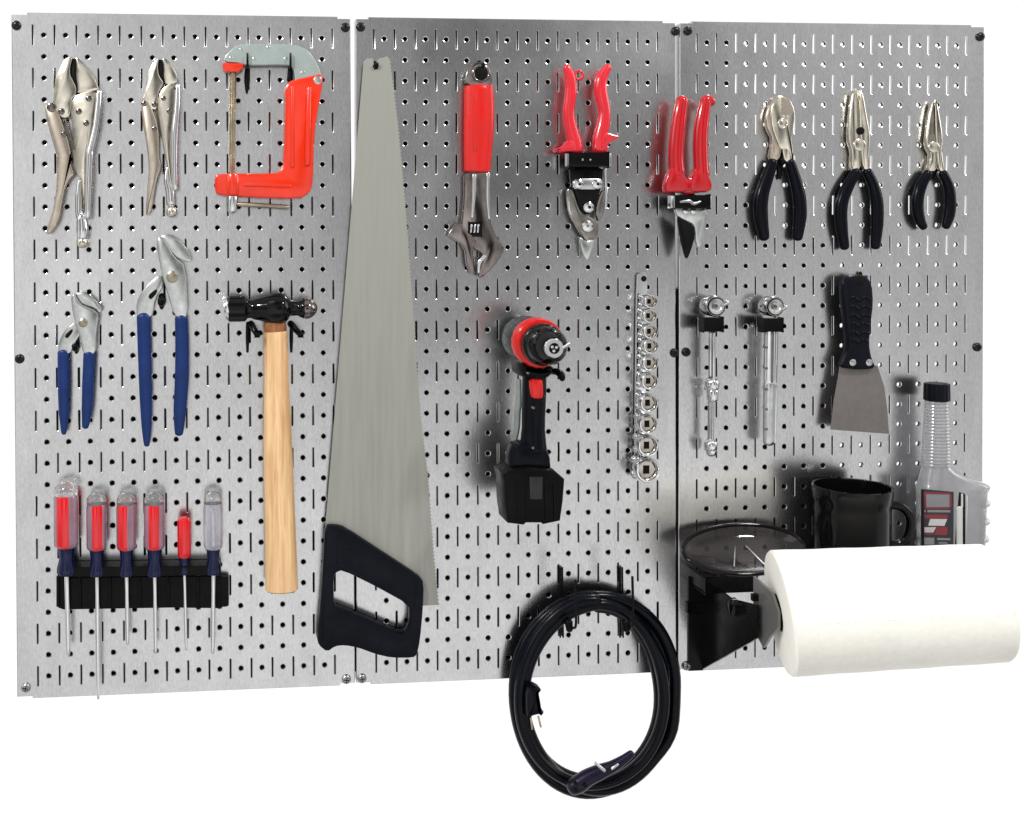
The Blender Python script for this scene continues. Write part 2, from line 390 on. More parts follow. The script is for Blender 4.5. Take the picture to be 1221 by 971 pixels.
for pnl, px, mt in ((P1, (19.5, 30.5), 0), (P1, (411.7, 33), 0), (P1, (23.5, 428), 0), (P1, (31, 820), 1), (P1, (413, 810), 1), (P2, (430, 32.5), 0), (P2, (431.5, 809), 1),
                    (P2, (805.4, 37.4), 0), (P2, (804, 421), 0), (P3, (820, 37), 0), (P3, (818, 420), 0), (P3, (1168.5, 44), 0), (P3, (1165, 414), 0), (P3, (818, 794), 1)):
    o = sm_ if first else sm_.copy()
    c = cross if first else cross.copy()
    if not first: col.objects.link(o); col.objects.link(c); c.parent = o
    first = False
    o.parent = pnl; o.location = V(px, 0)*S - pnl.location; c.location = (0, 0, 0)
    o.rotation_euler = (0, random.uniform(0, 1.5), 0)
    if mt: o.material_slots[0].link = 'OBJECT'; o.material_slots[0].material = M['zinc']; o['label'] = 'bare zinc screw'
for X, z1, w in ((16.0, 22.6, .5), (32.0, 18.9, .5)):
    b = B(); b.box(X-w, X+w, -1.1, -.80, 0.3, z1, 0.02)  # added dark strip blocks the white backdrop along the lower seam
    tag(ob('seam_blackout', b, M['shadedark']), 'dark strip added to black out the seam %s' % ('beside the saw' if X == 16 else 'beside the chrome sockets'), 'blackout strip', 'dark strips added behind the panel seams')

# ------------------------------------------------------------------ hooks
def hook(frame, a, b_, label, r=7, d=0.9, drop=None):
    """peg hook: leaf against the board, prong coming out under the tool"""
    pa, pb = f(frame, a, b_)
    t = thing('peg_hook', label, 'hook', V(pa, 0), 'black peg hooks')
    q = B(); q.tube([pa, ((pa[0]+pb[0])/2, (pa[1]+pb[1])/2), pb], [r*.8, r, r*.35], 0.13, 0.35)
    ob('leaf', q, M['blkmetal'], t)
    q = B(); m = V(((pa[0]+pb[0])/2, (pa[1]+pb[1])/2), .1)
    q.tube3([m, m+Vector((0, -d*.6, -.02)), m+Vector((0, -d*.9, .03)), m+Vector((0, -d, .14))], [r*.035]*4, 1, 10)
    ob('prong', q, M['blkmetal'], t)
    return t

# ------------------------------------------------------------------ locking pliers
def locking(label, gap_, fr_jaw_l, fr_jaw_r, handle, spine, rs, lever, rivets, rod, screw, knob, d=0.35):
    t = thing('locking_pliers', label, 'pliers', V(spine[0], 0), 'locking pliers')
    b = B(); b.poly(fr_jaw_l, d, d+.30, .05, 1); ob('fixed_jaw', b, M['nickel'], t)
    b = B(); b.poly(fr_jaw_r, d+.02, d+.30, .06, 1); ob('moving_jaw', b, M['nickel'], t)
    b = B(); b.poly(gap_, d-.1, d+.16, .01); ob('jaw_gap_shade', b, M['slot'], t)  # dark plate stands in for the shade between the jaws
    b = B(); b.poly(handle, d-.05, d+.36, .06, 1); h = ob('main_handle', b, M['nickel'], t)
    b = B(); b.tube(spine, [q+.9 for q in rs], d+.25, 1.35, 16); ob('handle_spine', b, M['chrome'], h)
    b = B(); b.poly(lever, d-.02, d+.33, .07, 1); ob('release_lever', b, M['nickeldk'], t)
    for p, r in rivets: ob('rivet', B().disc(p, r, d+.2, d+.385, .03, 18, .02), M['bronze'], t)
    b = B(); b.tube(rod, 1.5, d+.1, 1, 8); ob('link_rod', b, M['steeldk'], t)
    b = B(); b.tube(screw[0], screw[1], d+.15, 1, 16); ob('adjusting_screw', b, M['chrome'], t)
    b = B(); b.tube(knob[0], knob[1], d+.15, 1, 16); ob('knurled_knob', b, M['nickel'], t)
A2, A3, A4 = 'A2', 'A3', 'A4'
locking('large locking pliers with warm nickel finish, leftmost of the top row',
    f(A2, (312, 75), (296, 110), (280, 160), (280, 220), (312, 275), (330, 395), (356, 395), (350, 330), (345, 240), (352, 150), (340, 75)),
    f(A2, (270, 58), (225, 90), (160, 230), (145, 330), (138, 440), (125, 480), (170, 560), (230, 610), (290, 585), (300, 440), (340, 400), (345, 330), (315, 270), (288, 220), (288, 150), (312, 62)),
    f(A2, (335, 60), (345, 140), (340, 240), (355, 330), (350, 392), (530, 355), (545, 340), (500, 230), (430, 140), (370, 75)),
    f(A2, (296, 460), (345, 388), (530, 352), (520, 500), (496, 720), (445, 900))+f(A3, (440, 0), (432, 200), (425, 590), (405, 480), (390, 330), (375, 240), (345, 205), (310, 60))+f(A2, (330, 900), (310, 720), (293, 580)),
    f(A2, (550, 370), (540, 520), (517, 700), (475, 880))+f(A3, (468, 40), (460, 250), (446, 590)), [2.6, 3.2, 3.4, 3.7, 4.0, 4.0, 3.3],
    f(A2, (60, 520), (85, 478), (150, 480), (180, 540), (230, 680), (285, 850), (300, 960))+f(A3, (300, 20), (290, 110), (330, 210), (290, 240), (240, 330), (215, 480), (180, 640), (100, 745), (68, 738), (95, 640), (140, 500), (162, 350), (170, 200), (165, 20))+f(A2, (175, 960), (140, 850), (100, 700), (75, 600)),
    [(f(A2, (120, 508))[0], 5.6), (f(A2, (210, 545))[0], 4), (f(A2, (455, 430))[0], 4), (f(A2, (365, 545))[0], 4), (f(A2, (432, 650))[0], 4), (f(A2, (230, 745))[0], 3.6)],
    f(A2, (240, 610), (285, 740), (325, 880)),
    (f(A3, (372, 270), (366, 420), (372, 560), (392, 600), (400, 700), (398, 770)), [2.6, 4.4, 5.0, 6.5, 7.5, 6.8]), (f(A3, (398, 800), (398, 832)), [6.6, 6.8]))
locking('smaller locking pliers with warm nickel finish, beside the orange clamp',
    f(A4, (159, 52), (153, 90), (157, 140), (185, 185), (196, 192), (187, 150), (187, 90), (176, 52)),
    f(A4, (150, 45), (120, 75), (95, 130), (86, 200), (75, 250), (62, 285), (100, 320), (150, 330), (155, 240), (175, 200), (188, 180), (160, 140), (153, 90), (160, 45)),
    f(A4, (175, 42), (185, 90), (185, 150), (195, 192), (258, 182), (265, 150), (240, 90), (205, 50)),
    f(A4, (153, 250), (195, 190), (256, 180), (250, 300), (232, 450), (225, 540), (232, 640), (238, 770), (215, 740), (205, 640), (190, 580), (172, 470), (150, 330)),
    f(A4, (264, 195), (262, 300), (249, 450), (246, 600), (250, 765)), [2.4, 3.2, 3.8, 3.8, 3.2],
    f(A4, (62, 290), (88, 275), (115, 300), (160, 430), (160, 590), (175, 640), (145, 720), (120, 880), (95, 910), (85, 905), (95, 760), (105, 640), (85, 480), (65, 370)),
    [(f(A4, (76, 292))[0], 3.4), (f(A4, (135, 298))[0], 3.6), (f(A4, (185, 265))[0], 3.2), (f(A4, (215, 335))[0], 3.2), (f(A4, (135, 432))[0], 3.2), (f(A4, (243, 208))[0], 2.2)],
    f(A4, (140, 320), (160, 400), (172, 470)),
    (f(A4, (208, 650), (208, 720), (222, 775), (226, 845)), [3.0, 5.0, 6.0, 5.6]), (f(A4, (230, 880), (230, 902)), [6.4, 6.4]))

# ------------------------------------------------------------------ C-clamp
c = f('B', (300, 820))[0]
t = thing('c_clamp', 'orange and grey C-clamp hanging from two black hooks', 'clamp', V(c, 0))
b = B(); b.poly(f('B', (125, 255), (140, 222), (180, 188), (220, 181), (420, 183), (475, 205), (515, 262), (540, 330), (425, 380), (420, 300), (408, 275), (390, 268), (210, 270), (200, 262)), .34, .62, .05, 1)
fr_ = ob('frame', b, M['clampgrey'], t, flat=True)
for p in f('B', (200, 205), (312, 196), (255, 243), (158, 240), (385, 243), (455, 300)): ob('frame_rivet', B().disc(p, 2.2, .55, .64, .02, 12), M['steel'], fr_)
b = B(); b.poly(f('B', (384, 420), (381, 365), (395, 340), (412, 330), (500, 311), (528, 304), (542, 318), (522, 440), (503, 560), (498, 765), (482, 800), (440, 826), (200, 817), (105, 808), (92, 795), (90, 732), (104, 718), (335, 718), (362, 706), (376, 680)), .2, .78, .13, 1)
a_ = ob('guard', b, M['orange'], t)
b = B(); b.tube(f('B', (481, 365), (474, 680)), [3.0, 3.4], .78, .9); b.tube(f('B', (412, 360), (412, 690)), [2.4, 2.4], .77, .8); b.tube(f('B', (215, 765), (400, 770)), [2.2, 2.2], .77, .6); ob('pressed_rib', b, M['orange'], a_)
ob('hanging_eye', B().disc(f('B', (517, 332))[0], 5, .6, .79, .02), M['steel'], a_)
b = B()
p0, p1 = V(f('B', (166, 296))[0], .5), V(f('B', (161, 722))[0], .5)
ln = (p1-p0).length; pr = []
for i in range(int(ln/.055)): pr += [(i*.055, .145), (i*.055+.028, .165)]
b.lathe(p0, p1-p0, pr, 18); ob('threaded_spindle', b, M['brass'], t)
b = B(); q0 = V(f('B', (165, 808))[0], .55); b.lathe(q0, (0, 0, 1), [(0, .34), (.04, .37), (.95, .37), (1.0, .34)], 28); ob('spindle_boss', b, M['orange'], t)
b = B(); b.poly(f('B', (122, 260), (212, 262), (206, 284), (185, 298), (140, 298), (124, 280)), .3, .72, .06); ob('swivel_pad', b, M['orange'], t)
b = B(); b.tube(f('B', (165, 815), (162, 872)), [6.6, 5.4], .52, 1, 16); ob('spindle_head', b, M['chrome'], t)
b = B(); b.tube(f('B', (188, 845), (392, 858)), [2.6, 2.8], .52); ob('tommy_bar', b, M['brass'], t)
for x, w in ((226, 'under the left of the orange clamp'), (404, 'under the right of the orange clamp, by its guard')):
    tt = thing('peg_hook', 'black peg hook '+w, 'hook', V(f('B', (x, 300))[0], 0), 'black peg hooks')
    b = B(); b.tube(f('B', (x, 284), (x-2, 330), (x-3, 385) if x < 300 else (x-4, 345)), [3, 3.6, 1.2], .13, .5); ob('leaf', b, M['blkmetal'], tt)
    b = B(); p = f('B', (x, 268))[0]; pu = f('B', (x, 222))[0]
    b.tube3([V((p[0], p[1]), .1)+Vector((0, 0, -.12)), V(p, .75)+Vector((0, 0, -.1)), V(pu, .8)], [.06, .06, .05], 1, 10); ob('prong', b, M['blkmetal'], tt)

# ------------------------------------------------------------------ tongue-and-groove pliers
def groove(label, hl, rl, hr, rr, arm, body, jaw, riv, slot, d=.35):
    t = thing('water_pump_pliers', label, 'pliers', V(hl[0], 0), 'blue handled water pump pliers')
    b = B(); b.tube(hl, rl, d+.15, .7, 16); ob('handle_grip', b, M['blue'], t)
    b = B(); b.tube(hr, rr, d+.28, .7, 16); ob('handle_grip', b, M['blue'], t)
    b = B(); b.poly(arm, d, d+.26, .06, 1); a = ob('slotted_arm', b, M['steel'], t)
    b = B(); b.poly(slot, d+.2, d+.272, .01, 1); ob('adjusting_slot', b, M['slot'], a)
    b = B(); b.poly(body, d+.12, d+.42, .07, 1); ob('lower_jaw', b, M['steel'], t)
    b = B(); b.poly(jaw, d, d+.36, .06, 1); ob('upper_jaw', b, M['steel'], t)
    ob('pivot_bolt', B().disc(riv[0], riv[1], d+.3, d+.50, .04, 18, .03), M['brass'], t)
CF = lambda *p: f('C', *p)
groove('small water pump pliers with blue dipped handles at the left edge',
       CF((115, 520), (116, 640), (117, 750), (117, 830)), [7, 7.2, 6.2, 3], CF((215, 525), (210, 640), (206, 740), (200, 805)), [7, 7, 6.4, 4],
       CF((95, 525), (95, 480), (122, 430), (160, 400), (188, 440), (160, 480), (140, 528)),
       CF((143, 305), (158, 288), (178, 330), (232, 352), (252, 372), (242, 440), (238, 530), (192, 530), (178, 455), (155, 390), (147, 345)),
       CF((160, 290), (200, 288), (240, 318), (264, 350), (255, 370), (238, 348), (188, 333), (172, 312)),
       (CF((190, 405))[0], 5.5), CF((118, 455), (150, 425), (152, 440), (130, 468)))
groove('large water pump pliers with long blue dipped handles',
       CF((425, 382), (428, 500), (433, 680), (436, 800), (437, 875)), [8.4, 8.2, 7.6, 6.2, 3.4], CF((570, 387), (573, 500), (572, 620), (565, 740), (561, 830)), [7.6, 8.2, 8.4, 7.8, 5],
       CF((398, 388), (396, 325), (428, 268), (490, 215), (502, 262), (470, 310), (457, 388)),
       CF((472, 95), (486, 72), (508, 84), (545, 152), (588, 182), (598, 392), (547, 392), (505, 255), (492, 205)),
       CF((484, 72), (520, 62), (565, 85), (602, 130), (611, 168), (590, 172), (540, 145), (505, 84)),
       (CF((535, 228))[0], 7.2), CF((440, 300), (475, 272), (478, 288), (452, 318)))
hook('C', (164, 478), (165, 522), 'black peg hook tip between the small blue handles', 4, .5)
hook('C', (496, 300), (494, 350), 'black peg hook tip between the large blue handles', 5, .5)

# ------------------------------------------------------------------ hammer
t = thing('ball_peen_hammer', 'ball peen hammer with black head and pale wooden handle', 'hammer', V(f('D', (222, 890))[0], .7))
D2 = lambda *p: f('D2', *p)
def headprof(pts, b, m, name):
    o = V(D2((pts[0][0], 292))[0], 1.0); e = V(D2((pts[-1][0], 284))[0], 1.0); ax = (e-o)
    L_ = ax.length; span = pts[-1][0]-pts[0][0]
    b.lathe(o, ax, [((x-pts[0][0])/span*L_, r/8.721*K(D2((x, 290))[0], 1.0)) for x, r in pts], 32)
    return ob(name, b, m, t)
headprof([(106, 95), (110, 122), (128, 134), (150, 134)], B(), M['chrome'], 'striking_face')
headprof([(150, 128), (160, 138), (320, 136), (336, 118), (350, 100), (385, 98), (410, 112), (480, 128), (540, 148), (600, 162), (690, 164), (740, 148), (775, 112), (800, 80), (870, 76), (895, 92), (925, 108), (938, 108)], B(), M['blkgloss'], 'hammer_head')
headprof([(938, 106), (965, 108), (1000, 100), (1035, 80), (1060, 54), (1074, 24), (1079, 3)], B(), M['bronze'], 'ball_peen')
b = B(); b.tube(f('D', (205, 176), (207, 250), (208, 330), (211, 480), (215, 620), (219, 760), (222, 884)), [14.2, 14.4, 14.8, 17, 17.8, 18.6, 19.8], .95, .72, 26, 4, True, .2)
ob('handle', b, WOOD, t)
b = B(); b.tube(f('D', (203, 148), (204, 176)), [13.2, 13.6], .95, .72, 22); ob('handle_neck', b, WOODDK, t)
t = thing('hammer_hook', 'black two pronged bracket carrying the hammer head', 'hook', V(D2((580, 560))[0], 0))
for xa, xb in ((385, 452), (800, 905)):
    b = B(); b.tube(D2((xa, 450), (xb, 565)), [4.2, 3.4], [.1, 1.5], 1, 10); b.pbox(*D2((xb-28, 545), (xb+26, 590)), 1.35, 1.55, .03); ob('prong', b, M['blk'], t)
for x in (350, 806):
    b = B(); b.tube(D2((x, 440), (x, 600), (x, 740)), [1.9, 2.2, 1.4], .1, .5); ob('leaf', b, M['blkmetal'], t)

# ------------------------------------------------------------------ hand saw
t = thing('hand_saw', 'large hand saw with grey blade and dark navy handle', 'saw', V((440, 790), 0))
blade = [(433.5, 74), (437, 70.3), (444.5, 69.5), (445.7, 76), (444.6, 80), (447, 84), (449.6, 80), (448.2, 75.5), (451.5, 70.3), (461.8, 67), (465.2, 71.5)]
edge = [(465.2, 71.5), (474.7, 147), (483.4, 242), (490, 330), (496.4, 420), (501.6, 495), (510.6, 568), (517.3, 660), (523.4, 721.5)]
for (x0, y0), (x1, y1) in zip(edge, edge[1:]):
    n = max(2, int((y1-y0)/4.2))
    for i in range(n):
        a, c2 = i/n, (i+.75)/n
        blade += [(x0+(x1-x0)*a-1.0, y0+(y1-y0)*a), (x0+(x1-x0)*c2+.7, y0+(y1-y0)*c2)]
blade += [(523.4, 721.5), (503, 722.5), (499, 710), (440, 672), (392, 640), (388, 628)]
b = B(); b.poly(blade, .40, .455, .006); ob('blade', b, M['blade'], t, flat=True)
G = lambda *p: f('G', *p)
b = B(); b.poly(G((105, 178), (150, 176), (192, 186), (360, 296), (520, 400), (545, 430), (541, 550), (528, 690), (515, 752), (498, 768), (400, 768), (330, 752), (250, 722), (190, 712), (150, 716), (113, 742), (76, 712), (68, 680), (85, 520), (97, 330)), .08, .82, .12, 1,
       [G((142, 420), (150, 388), (182, 376), (332, 450), (480, 532), (483, 600), (468, 656), (430, 656), (330, 610), (196, 556), (144, 536))], 1)
h = ob('handle', b, M['navyblk'], t)
b = B(); b.tube(G((160, 190), (155, 345)), [.6, .6], .82); b.tube(G((512, 420), (498, 545)), [.6, .6], .82); b.tube(G((165, 350), (470, 515)), [.6, .6], .82); b.tube(G((98, 520), (88, 690)), [.8, .8], .82); ob('moulded_line', b, M['navyblk'], h)
for p in G((210, 272), (335, 345), (440, 415)): ob('handle_screw', B().disc(p, 3.0, .78, .835, .02), M['blkmetal'], h)
hook('F', (201, 172), (203, 205), 'black peg hook in the notch at the tip of the saw blade', 2.8, .5)

# ------------------------------------------------------------------ adjustable wrench
H = lambda *p: f('H', *p); H2 = lambda *p: f('H2', *p)
t = thing('adjustable_wrench', 'adjustable wrench with red grip hanging jaw down', 'wrench', V(H((200, 900))[0], 0))
b = B(); b.tube(H((198, 172), (199, 250), (198, 340), (194, 430), (192, 500)), [17.2, 18, 18, 16.6, 15.4], .5, .42, 24, 4, True, .12); g_ = ob('grip', b, M['red'], t)
b = B(); b.poly(H((178, 205), (192, 200), (190, 425), (176, 420)), .6, .815, .02, 1); ob('embossed_panel', b, M['red'], g_)
b = B(); b.poly(H((146, 170), (150, 115), (172, 86), (200, 76), (228, 86), (246, 115), (252, 170)), .3, .68, .08, 1); e_ = ob('hanging_end', b, M['bronze'], t)
ob('hanging_hole', B().disc(H((206, 122))[0], 9, .6, .70, .01), M['slot'], e_); b = B(); b.ring(H((206, 122))[0], 9.5, 1.8, .68); ob('hole_rim', b, M['bronze'], e_)
b = B(); b.poly(H2((140, 145), (328, 145), (318, 330), (330, 500), (378, 620), (432, 695), (430, 740), (365, 838), (268, 925), (238, 902), (285, 775), (268, 735), (215, 712), (165, 640), (120, 560), (135, 420), (146, 300)), .32, .62, .08, 1); w_ = ob('wrench_body', b, M['bronze'], t)
b = B(); b.tube(H2((216, 172), (212, 330), (200, 480)), [2.3, 2.4, 1.6], .62, .7); ob('shank_ridge', b, M['chrome'], w_)
b = B(); b.tube(H2((316, 165), (312, 330), (322, 490)), [2.3, 2.4, 1.6], .58, .7); ob('shank_ridge', b, M['chrome'], w_)
b = B(); b.poly(H2((22, 606), (110, 500), (150, 570), (240, 645), (208, 690), (218, 860), (240, 908), (205, 895), (165, 845), (148, 690), (60, 632)), .36, .74, .07, 1); ob('moving_jaw', b, M['bronze'], t)
b = B(); b.tube(H2((288, 765), (252, 810), (246, 880)), [2.6, 2.4, 1.6], .60, .7); ob('jaw_edge', b, M['chrome'], w_)
b = B(); b.pbox(*H2((172, 515), (270, 622)), .5, .70, .05); k_ = ob('adjusting_screw', b, M['slot'], t)
for x in (196, 222, 246): ob('screw_ridge', B().tube(H2((x, 535), (x-6, 590)), [1.2, 1.2], .72), M['chrome'], k_)
hook('H', (200, 78), (204, 132), 'black peg hook through the ring end of the red wrench', 3.2, .6)

# ------------------------------------------------------------------ aviation snips
I = lambda *p: f('I', *p); I2 = lambda *p: f('I2', *p)
t = thing('aviation_snips', 'tin snips with red handles held upside down by a black clip', 'snips', V(I((215, 900))[0], 0))
b = B(); b.tube(I((124, 105), (138, 150), (141, 210), (132, 290), (140, 350), (156, 410), (160, 445)), [4.6, 6.6, 7.2, 6.8, 7.4, 8.6, 9.2], .75, .8, 18)
h = ob('handle', b, M['pinkred'], t)
b = B(); b.poly(I((128, 405), (180, 412), (192, 440), (190, 456), (78, 456), (76, 442), (112, 432)), .5, 1.02, .10, 1); ob('thumb_guard', b, M['pinkred'], h)
b = B(); b.ring(I((174, 138))[0], 5.0, 1.7, .75); ob('latch_loop', b, M['pinkred'], h)
b = B(); b.tube(I((296, 104), (268, 150), (264, 205), (279, 280), (276, 330), (262, 400), (262, 445)), [4.6, 7.4, 8, 7.2, 7.8, 8.8, 8.8], .75, .8, 18)
h = ob('handle', b, M['pinkred'], t)
b = B(); b.poly(I((275, 370), (310, 378), (350, 390), (330, 405), (300, 420), (290, 452), (240, 452), (250, 400)), .5, 1.02, .10, 1); ob('thumb_guard', b, M['pinkred'], h)
b = B(); b.poly(I2((122, 232), (362, 232), (358, 330), (342, 400), (298, 540), (268, 580), (225, 582), (195, 540), (150, 400), (128, 340)), .45, .75, .05, 1); ob('link_plate', b, M['blkmetal'], t)
b = B(); b.poly(I2((140, 345), (160, 322), (340, 320), (357, 345), (350, 385), (330, 402), (160, 402), (142, 385)), .7, .82, .04, 1); ob('rivet_bar', b, M['steel'], t)
for p, r in ((( 186, 362), 6), ((318, 362), 6), ((257, 530), 6.4), ((250, 670), 6.8)):
    r_ = ob('rivet', B().disc(I2(p)[0], r, .5, .90 if p[1] != 670 else .80, .05, 20, .04), M['chrome'], t)
    if p[1] != 670: ob('rivet_centre', B().disc(I2((p[0]+6, p[1]))[0], 1.8, .8, .955, .01, 12), M['slot'], r_)
b = B(); b.poly(I2((100, 398), (142, 398), (172, 490), (200, 560), (300, 620), (332, 650), (320, 760), (270, 755), (240, 780), (180, 690), (118, 580), (104, 480)), .35, .66, .06, 1); ob('jaw_lever', b, M['steeldk'], t)
b = B(); b.tube(I2((112, 405), (112, 500), (128, 580), (190, 690), (246, 772)), [2.2, 2.3, 2.2, 2.0, 1.5], .58, .8); ob('lever_edge', b, M['chrome'], t)
b = B(); b.poly(I2((392, 396), (345, 412), (300, 560), (330, 645), (372, 560), (388, 480)), .3, .60, .06, 1); ob('jaw_lever', b, M['steeldk'], t)
b = B(); b.tube(I2((372, 240), (376, 370), (382, 440), (376, 540)), [1.9, 1.9, 2.4, 1.6], .55, .8); ob('lever_edge', b, M['chrome'], t)
b = B(); b.poly(I2((188, 745), (246, 776), (295, 760), (296, 800), (258, 900), (238, 916), (212, 865)), .38, .58, .05); ob('cutting_blade', b, M['steel'], t)
tclip = t
t = thing('tool_clip', 'wide black clip gripping the red handled tin snips', 'clip', V(I((215, 515))[0], 0), 'black tool clips')
b = B(); b.pbox(*I((132, 458), (298, 516)), .75, 1.18, .06); ob('clip_band', b, M['blk'], t)
b = B(); b.pbox(*I((300, 460), (309, 516)), .8, 1.12, .02); ob('end_plate', b, M['chrome'], t)
b = B(); b.pbox(*I((126, 462), (131, 512)), .8, 1.12, .02); ob('end_plate', b, M['chrome'], t)
for p in I((190, 488), (222, 488)): ob('clip_rivet', B().disc(p, 1.3, 1.1, 1.2, .01, 10), M['zinc'], t)
b = B(); b.disc(I((215, 488))[0], 9, .02, .8, .03); ob('clip_base', b, M['blk'], t)

# ------------------------------------------------------------------ pruner
Pn = lambda *p: f('P2', *p)
t = thing('bypass_pruner', 'red handled pruner with black blade hanging over the right seam', 'pruner', V(Pn((130, 920))[0], 0))
b = B(); b.tube(Pn((104, 86), (92, 140), (82, 220), (72, 320), (70, 400), (76, 470)), [7.2, 8.2, 8.8, 9.0, 9.0, 9.4], 1.0, .8, 18); h = ob('handle', b, M['crimson'], t)
b = B(); b.poly(Pn((42, 455), (60, 430), (100, 430), (120, 480), (145, 520), (140, 572), (22, 575), (15, 535)), .7, 1.28, .14, 1); ob('handle_collar', b, M['crimson'], h)
b = B(); b.tube(Pn((262, 96), (232, 88), (218, 130), (204, 220), (199, 320), (202, 420), (206, 480)), [5.0, 6.8, 7.6, 8.4, 8.8, 8.8, 9.2], 1.0, .8, 18); h = ob('handle', b, M['crimson'], t)
b = B(); b.poly(Pn((165, 465), (185, 440), (232, 440), (245, 475), (266, 520), (262, 570), (150, 575), (150, 520)), .7, 1.28, .14, 1); ob('handle_collar', b, M['crimson'], h)
b = B(); b.poly(Pn((105, 520), (135, 495), (160, 495), (185, 515), (190, 582), (100, 582)), .72, 1.2, .1, 1); ob('pivot_body', b, M['crimson'], t)
b = B(); b.poly(Pn((62, 640), (220, 640), (236, 700), (230, 760), (200, 870), (178, 850), (172, 760), (160, 735), (110, 715), (75, 692)), .8, 1.05, .05, 1); ob('hooked_jaw', b, M['steel'], t)
b = B(); b.poly(Pn((76, 692), (110, 714), (166, 742), (174, 800), (150, 880), (132, 922), (120, 914), (96, 820)), .95, 1.10, .03, 1); ob('cutting_blade', b, M['blkmetal'], t)
for p in Pn((125, 672), (166, 672)): ob('pivot_bolt', B().disc(p, 3.8, .9, 1.16, .03, 18, .03), M['chrome'], t)
t = thing('tool_clip', 'narrow black clip gripping the pruner', 'clip', V(Pn((160, 655))[0], 0), 'black tool clips')
b = B(); b.pbox(*Pn((66, 586), (250, 656)), 1.0, 1.45, .05); ob('clip_band', b, M['blk'], t)
b = B(); b.pbox(*Pn((42, 590), (62, 654)), 1.05, 1.36, .02); ob('end_plate', b, M['chrome'], t)
b = B(); b.pbox(*Pn((252, 592), (258, 652)), 1.05, 1.36, .02); ob('end_plate', b, M['chrome'], t)
b = B(); b.disc(Pn((160, 622))[0], 9, .02, 1.05, .03); ob('clip_base', b, M['blk'], t)
b = B(); b.tube(Pn((95, 622), (140, 618), (165, 632), (200, 620)), [1.4, 2.2, 2.2, 1.2], 1.45, .6); ob('spring_wire', b, M['zinc'], t)

# ------------------------------------------------------------------ black handled pliers
J = lambda *p: f('J', *p)
def grips(t, hl, rl, hr, rr, d):
    for p, r in ((hl, rl), (hr, rr)):
        b = B(); b.tube(p, r, d, .8, 18); ob('handle_grip', b, M['blkgrip'], t)
t = thing('diagonal_cutters', 'side cutting pliers with round nickel head and black handles', 'pliers', V(J((238, 810))[0], 0))
b = B(); b.poly(J((228, 134), (192, 168), (172, 240), (178, 290), (205, 340), (185, 440), (235, 440), (250, 370), (225, 310), (205, 240), (215, 170)), .10, .42, .07, 1); ob('rear_jaw', b, M['nickeldk'], t)
b = B(); b.poly(J((240, 130), (215, 146), (196, 200), (198, 280), (232, 372), (246, 390), (275, 385), (300, 445), (302, 440), (292, 310), (306, 262), (308, 200), (285, 150)), .2, .52, .07, 1); hj = ob('front_jaw', b, M['nickel'], t)
b = B(); b.poly(J((252, 300), (290, 305), (302, 446), (258, 446), (248, 385)), .1, .46, .07, 1); ob('jaw_arm', b, M['nickel'], t)
b = B(); b.poly(J((241, 140), (280, 153), (302, 200), (292, 228), (240, 224)), .46, .535, .01); ob('cutting_bevel', b, M['nickeldk'], hj, flat=True)
b = B(); b.ring(J((250, 266))[0], 5.2, .9, .52); ob('pivot_ring', b, M['nickel'], hj)
ob('pivot_rivet', B().disc(J((250, 266))[0], 4.4, .4, .54, .02), M['nickel'], hj)
grips(t, J((203, 448), (172, 530), (148, 610), (146, 700), (162, 800)), [6, 7.4, 8.4, 8.2, 6], J((284, 448), (308, 530), (326, 610), (330, 700), (318, 800)), [5.6, 6.8, 7.6, 7.6, 6], .36)
hook('J', (240, 375), (235, 525), 'black peg hook between the arms of the side cutters', 4.4, .2)
def nose(label, l, r, hl, rl, hr, rr, hole, piv, d=.18):
    t = thing('needle_nose_pliers', label, 'pliers', V(hl[-1], 0), 'needle nose pliers')
    b = B(); b.poly(l, d-.05, d+.26, .06, 1); ob('jaw', b, M['nickel'], t)
    b = B(); b.poly(r, d-.02, d+.30, .07, 1); ob('jaw', b, M['nickel'], t)
    if hole: ob('wire_hole', B().disc(hole[0], hole[1], d+.2, d+.315, .01), M['slot'], t)
    b = B(); b.disc(piv[0], piv[1], d+.1, d+.34, .04, 22, .02); ob('pivot_rivet', b, M['nickel'], t)
    grips(t, hl, [q*.93 for q in rl], hr, [q*.93 for q in rr], d+.18)
nose('large needle nose pliers with black handles and a wire hole',
     J((602, 96), (582, 112), (570, 200), (558, 340), (578, 400), (574, 482), (618, 482), (622, 390), (612, 300), (609, 180)), J((618, 92), (632, 140), (646, 230), (663, 320), (656, 400), (662, 482), (628, 482), (620, 390), (614, 300), (611, 180)),
     J((596, 492), (556, 560), (526, 640), (524, 740), (540, 845)), [6, 7.2, 7.8, 7.6, 5.6], J((646, 492), (676, 560), (692, 640), (692, 740), (684, 842)), [5.8, 6.8, 7.6, 7.6, 5.8], (J((617, 300))[0], 4.4), (J((613, 366))[0], 7))
nose('small needle nose pliers with black handles, rightmost of the row',
     J((960, 155), (946, 200), (930, 310), (924, 368), (950, 418), (930, 490), (972, 490), (985, 420), (972, 380), (968, 300), (964, 200)), J((966, 153), (974, 156), (987, 220), (1004, 330), (998, 390), (1012, 490), (985, 490), (976, 400), (968, 300), (965, 200)),
     J((932, 500), (896, 565), (882, 640), (890, 710), (912, 752)), [5.6, 7, 7.2, 6.8, 4.6], J((1002, 500), (1030, 565), (1036, 640), (1030, 700), (1016, 748)), [5.4, 6.6, 7, 6.8, 5], None, (J((962, 376))[0], 6.4))
hook('J', (628, 375), (606, 520), 'black peg hook between the arms of the large needle nose pliers', 3.4, .16)
hook('J', (990, 388), (956, 530), 'black peg hook between the arms of the small needle nose pliers', 3.4, .16)

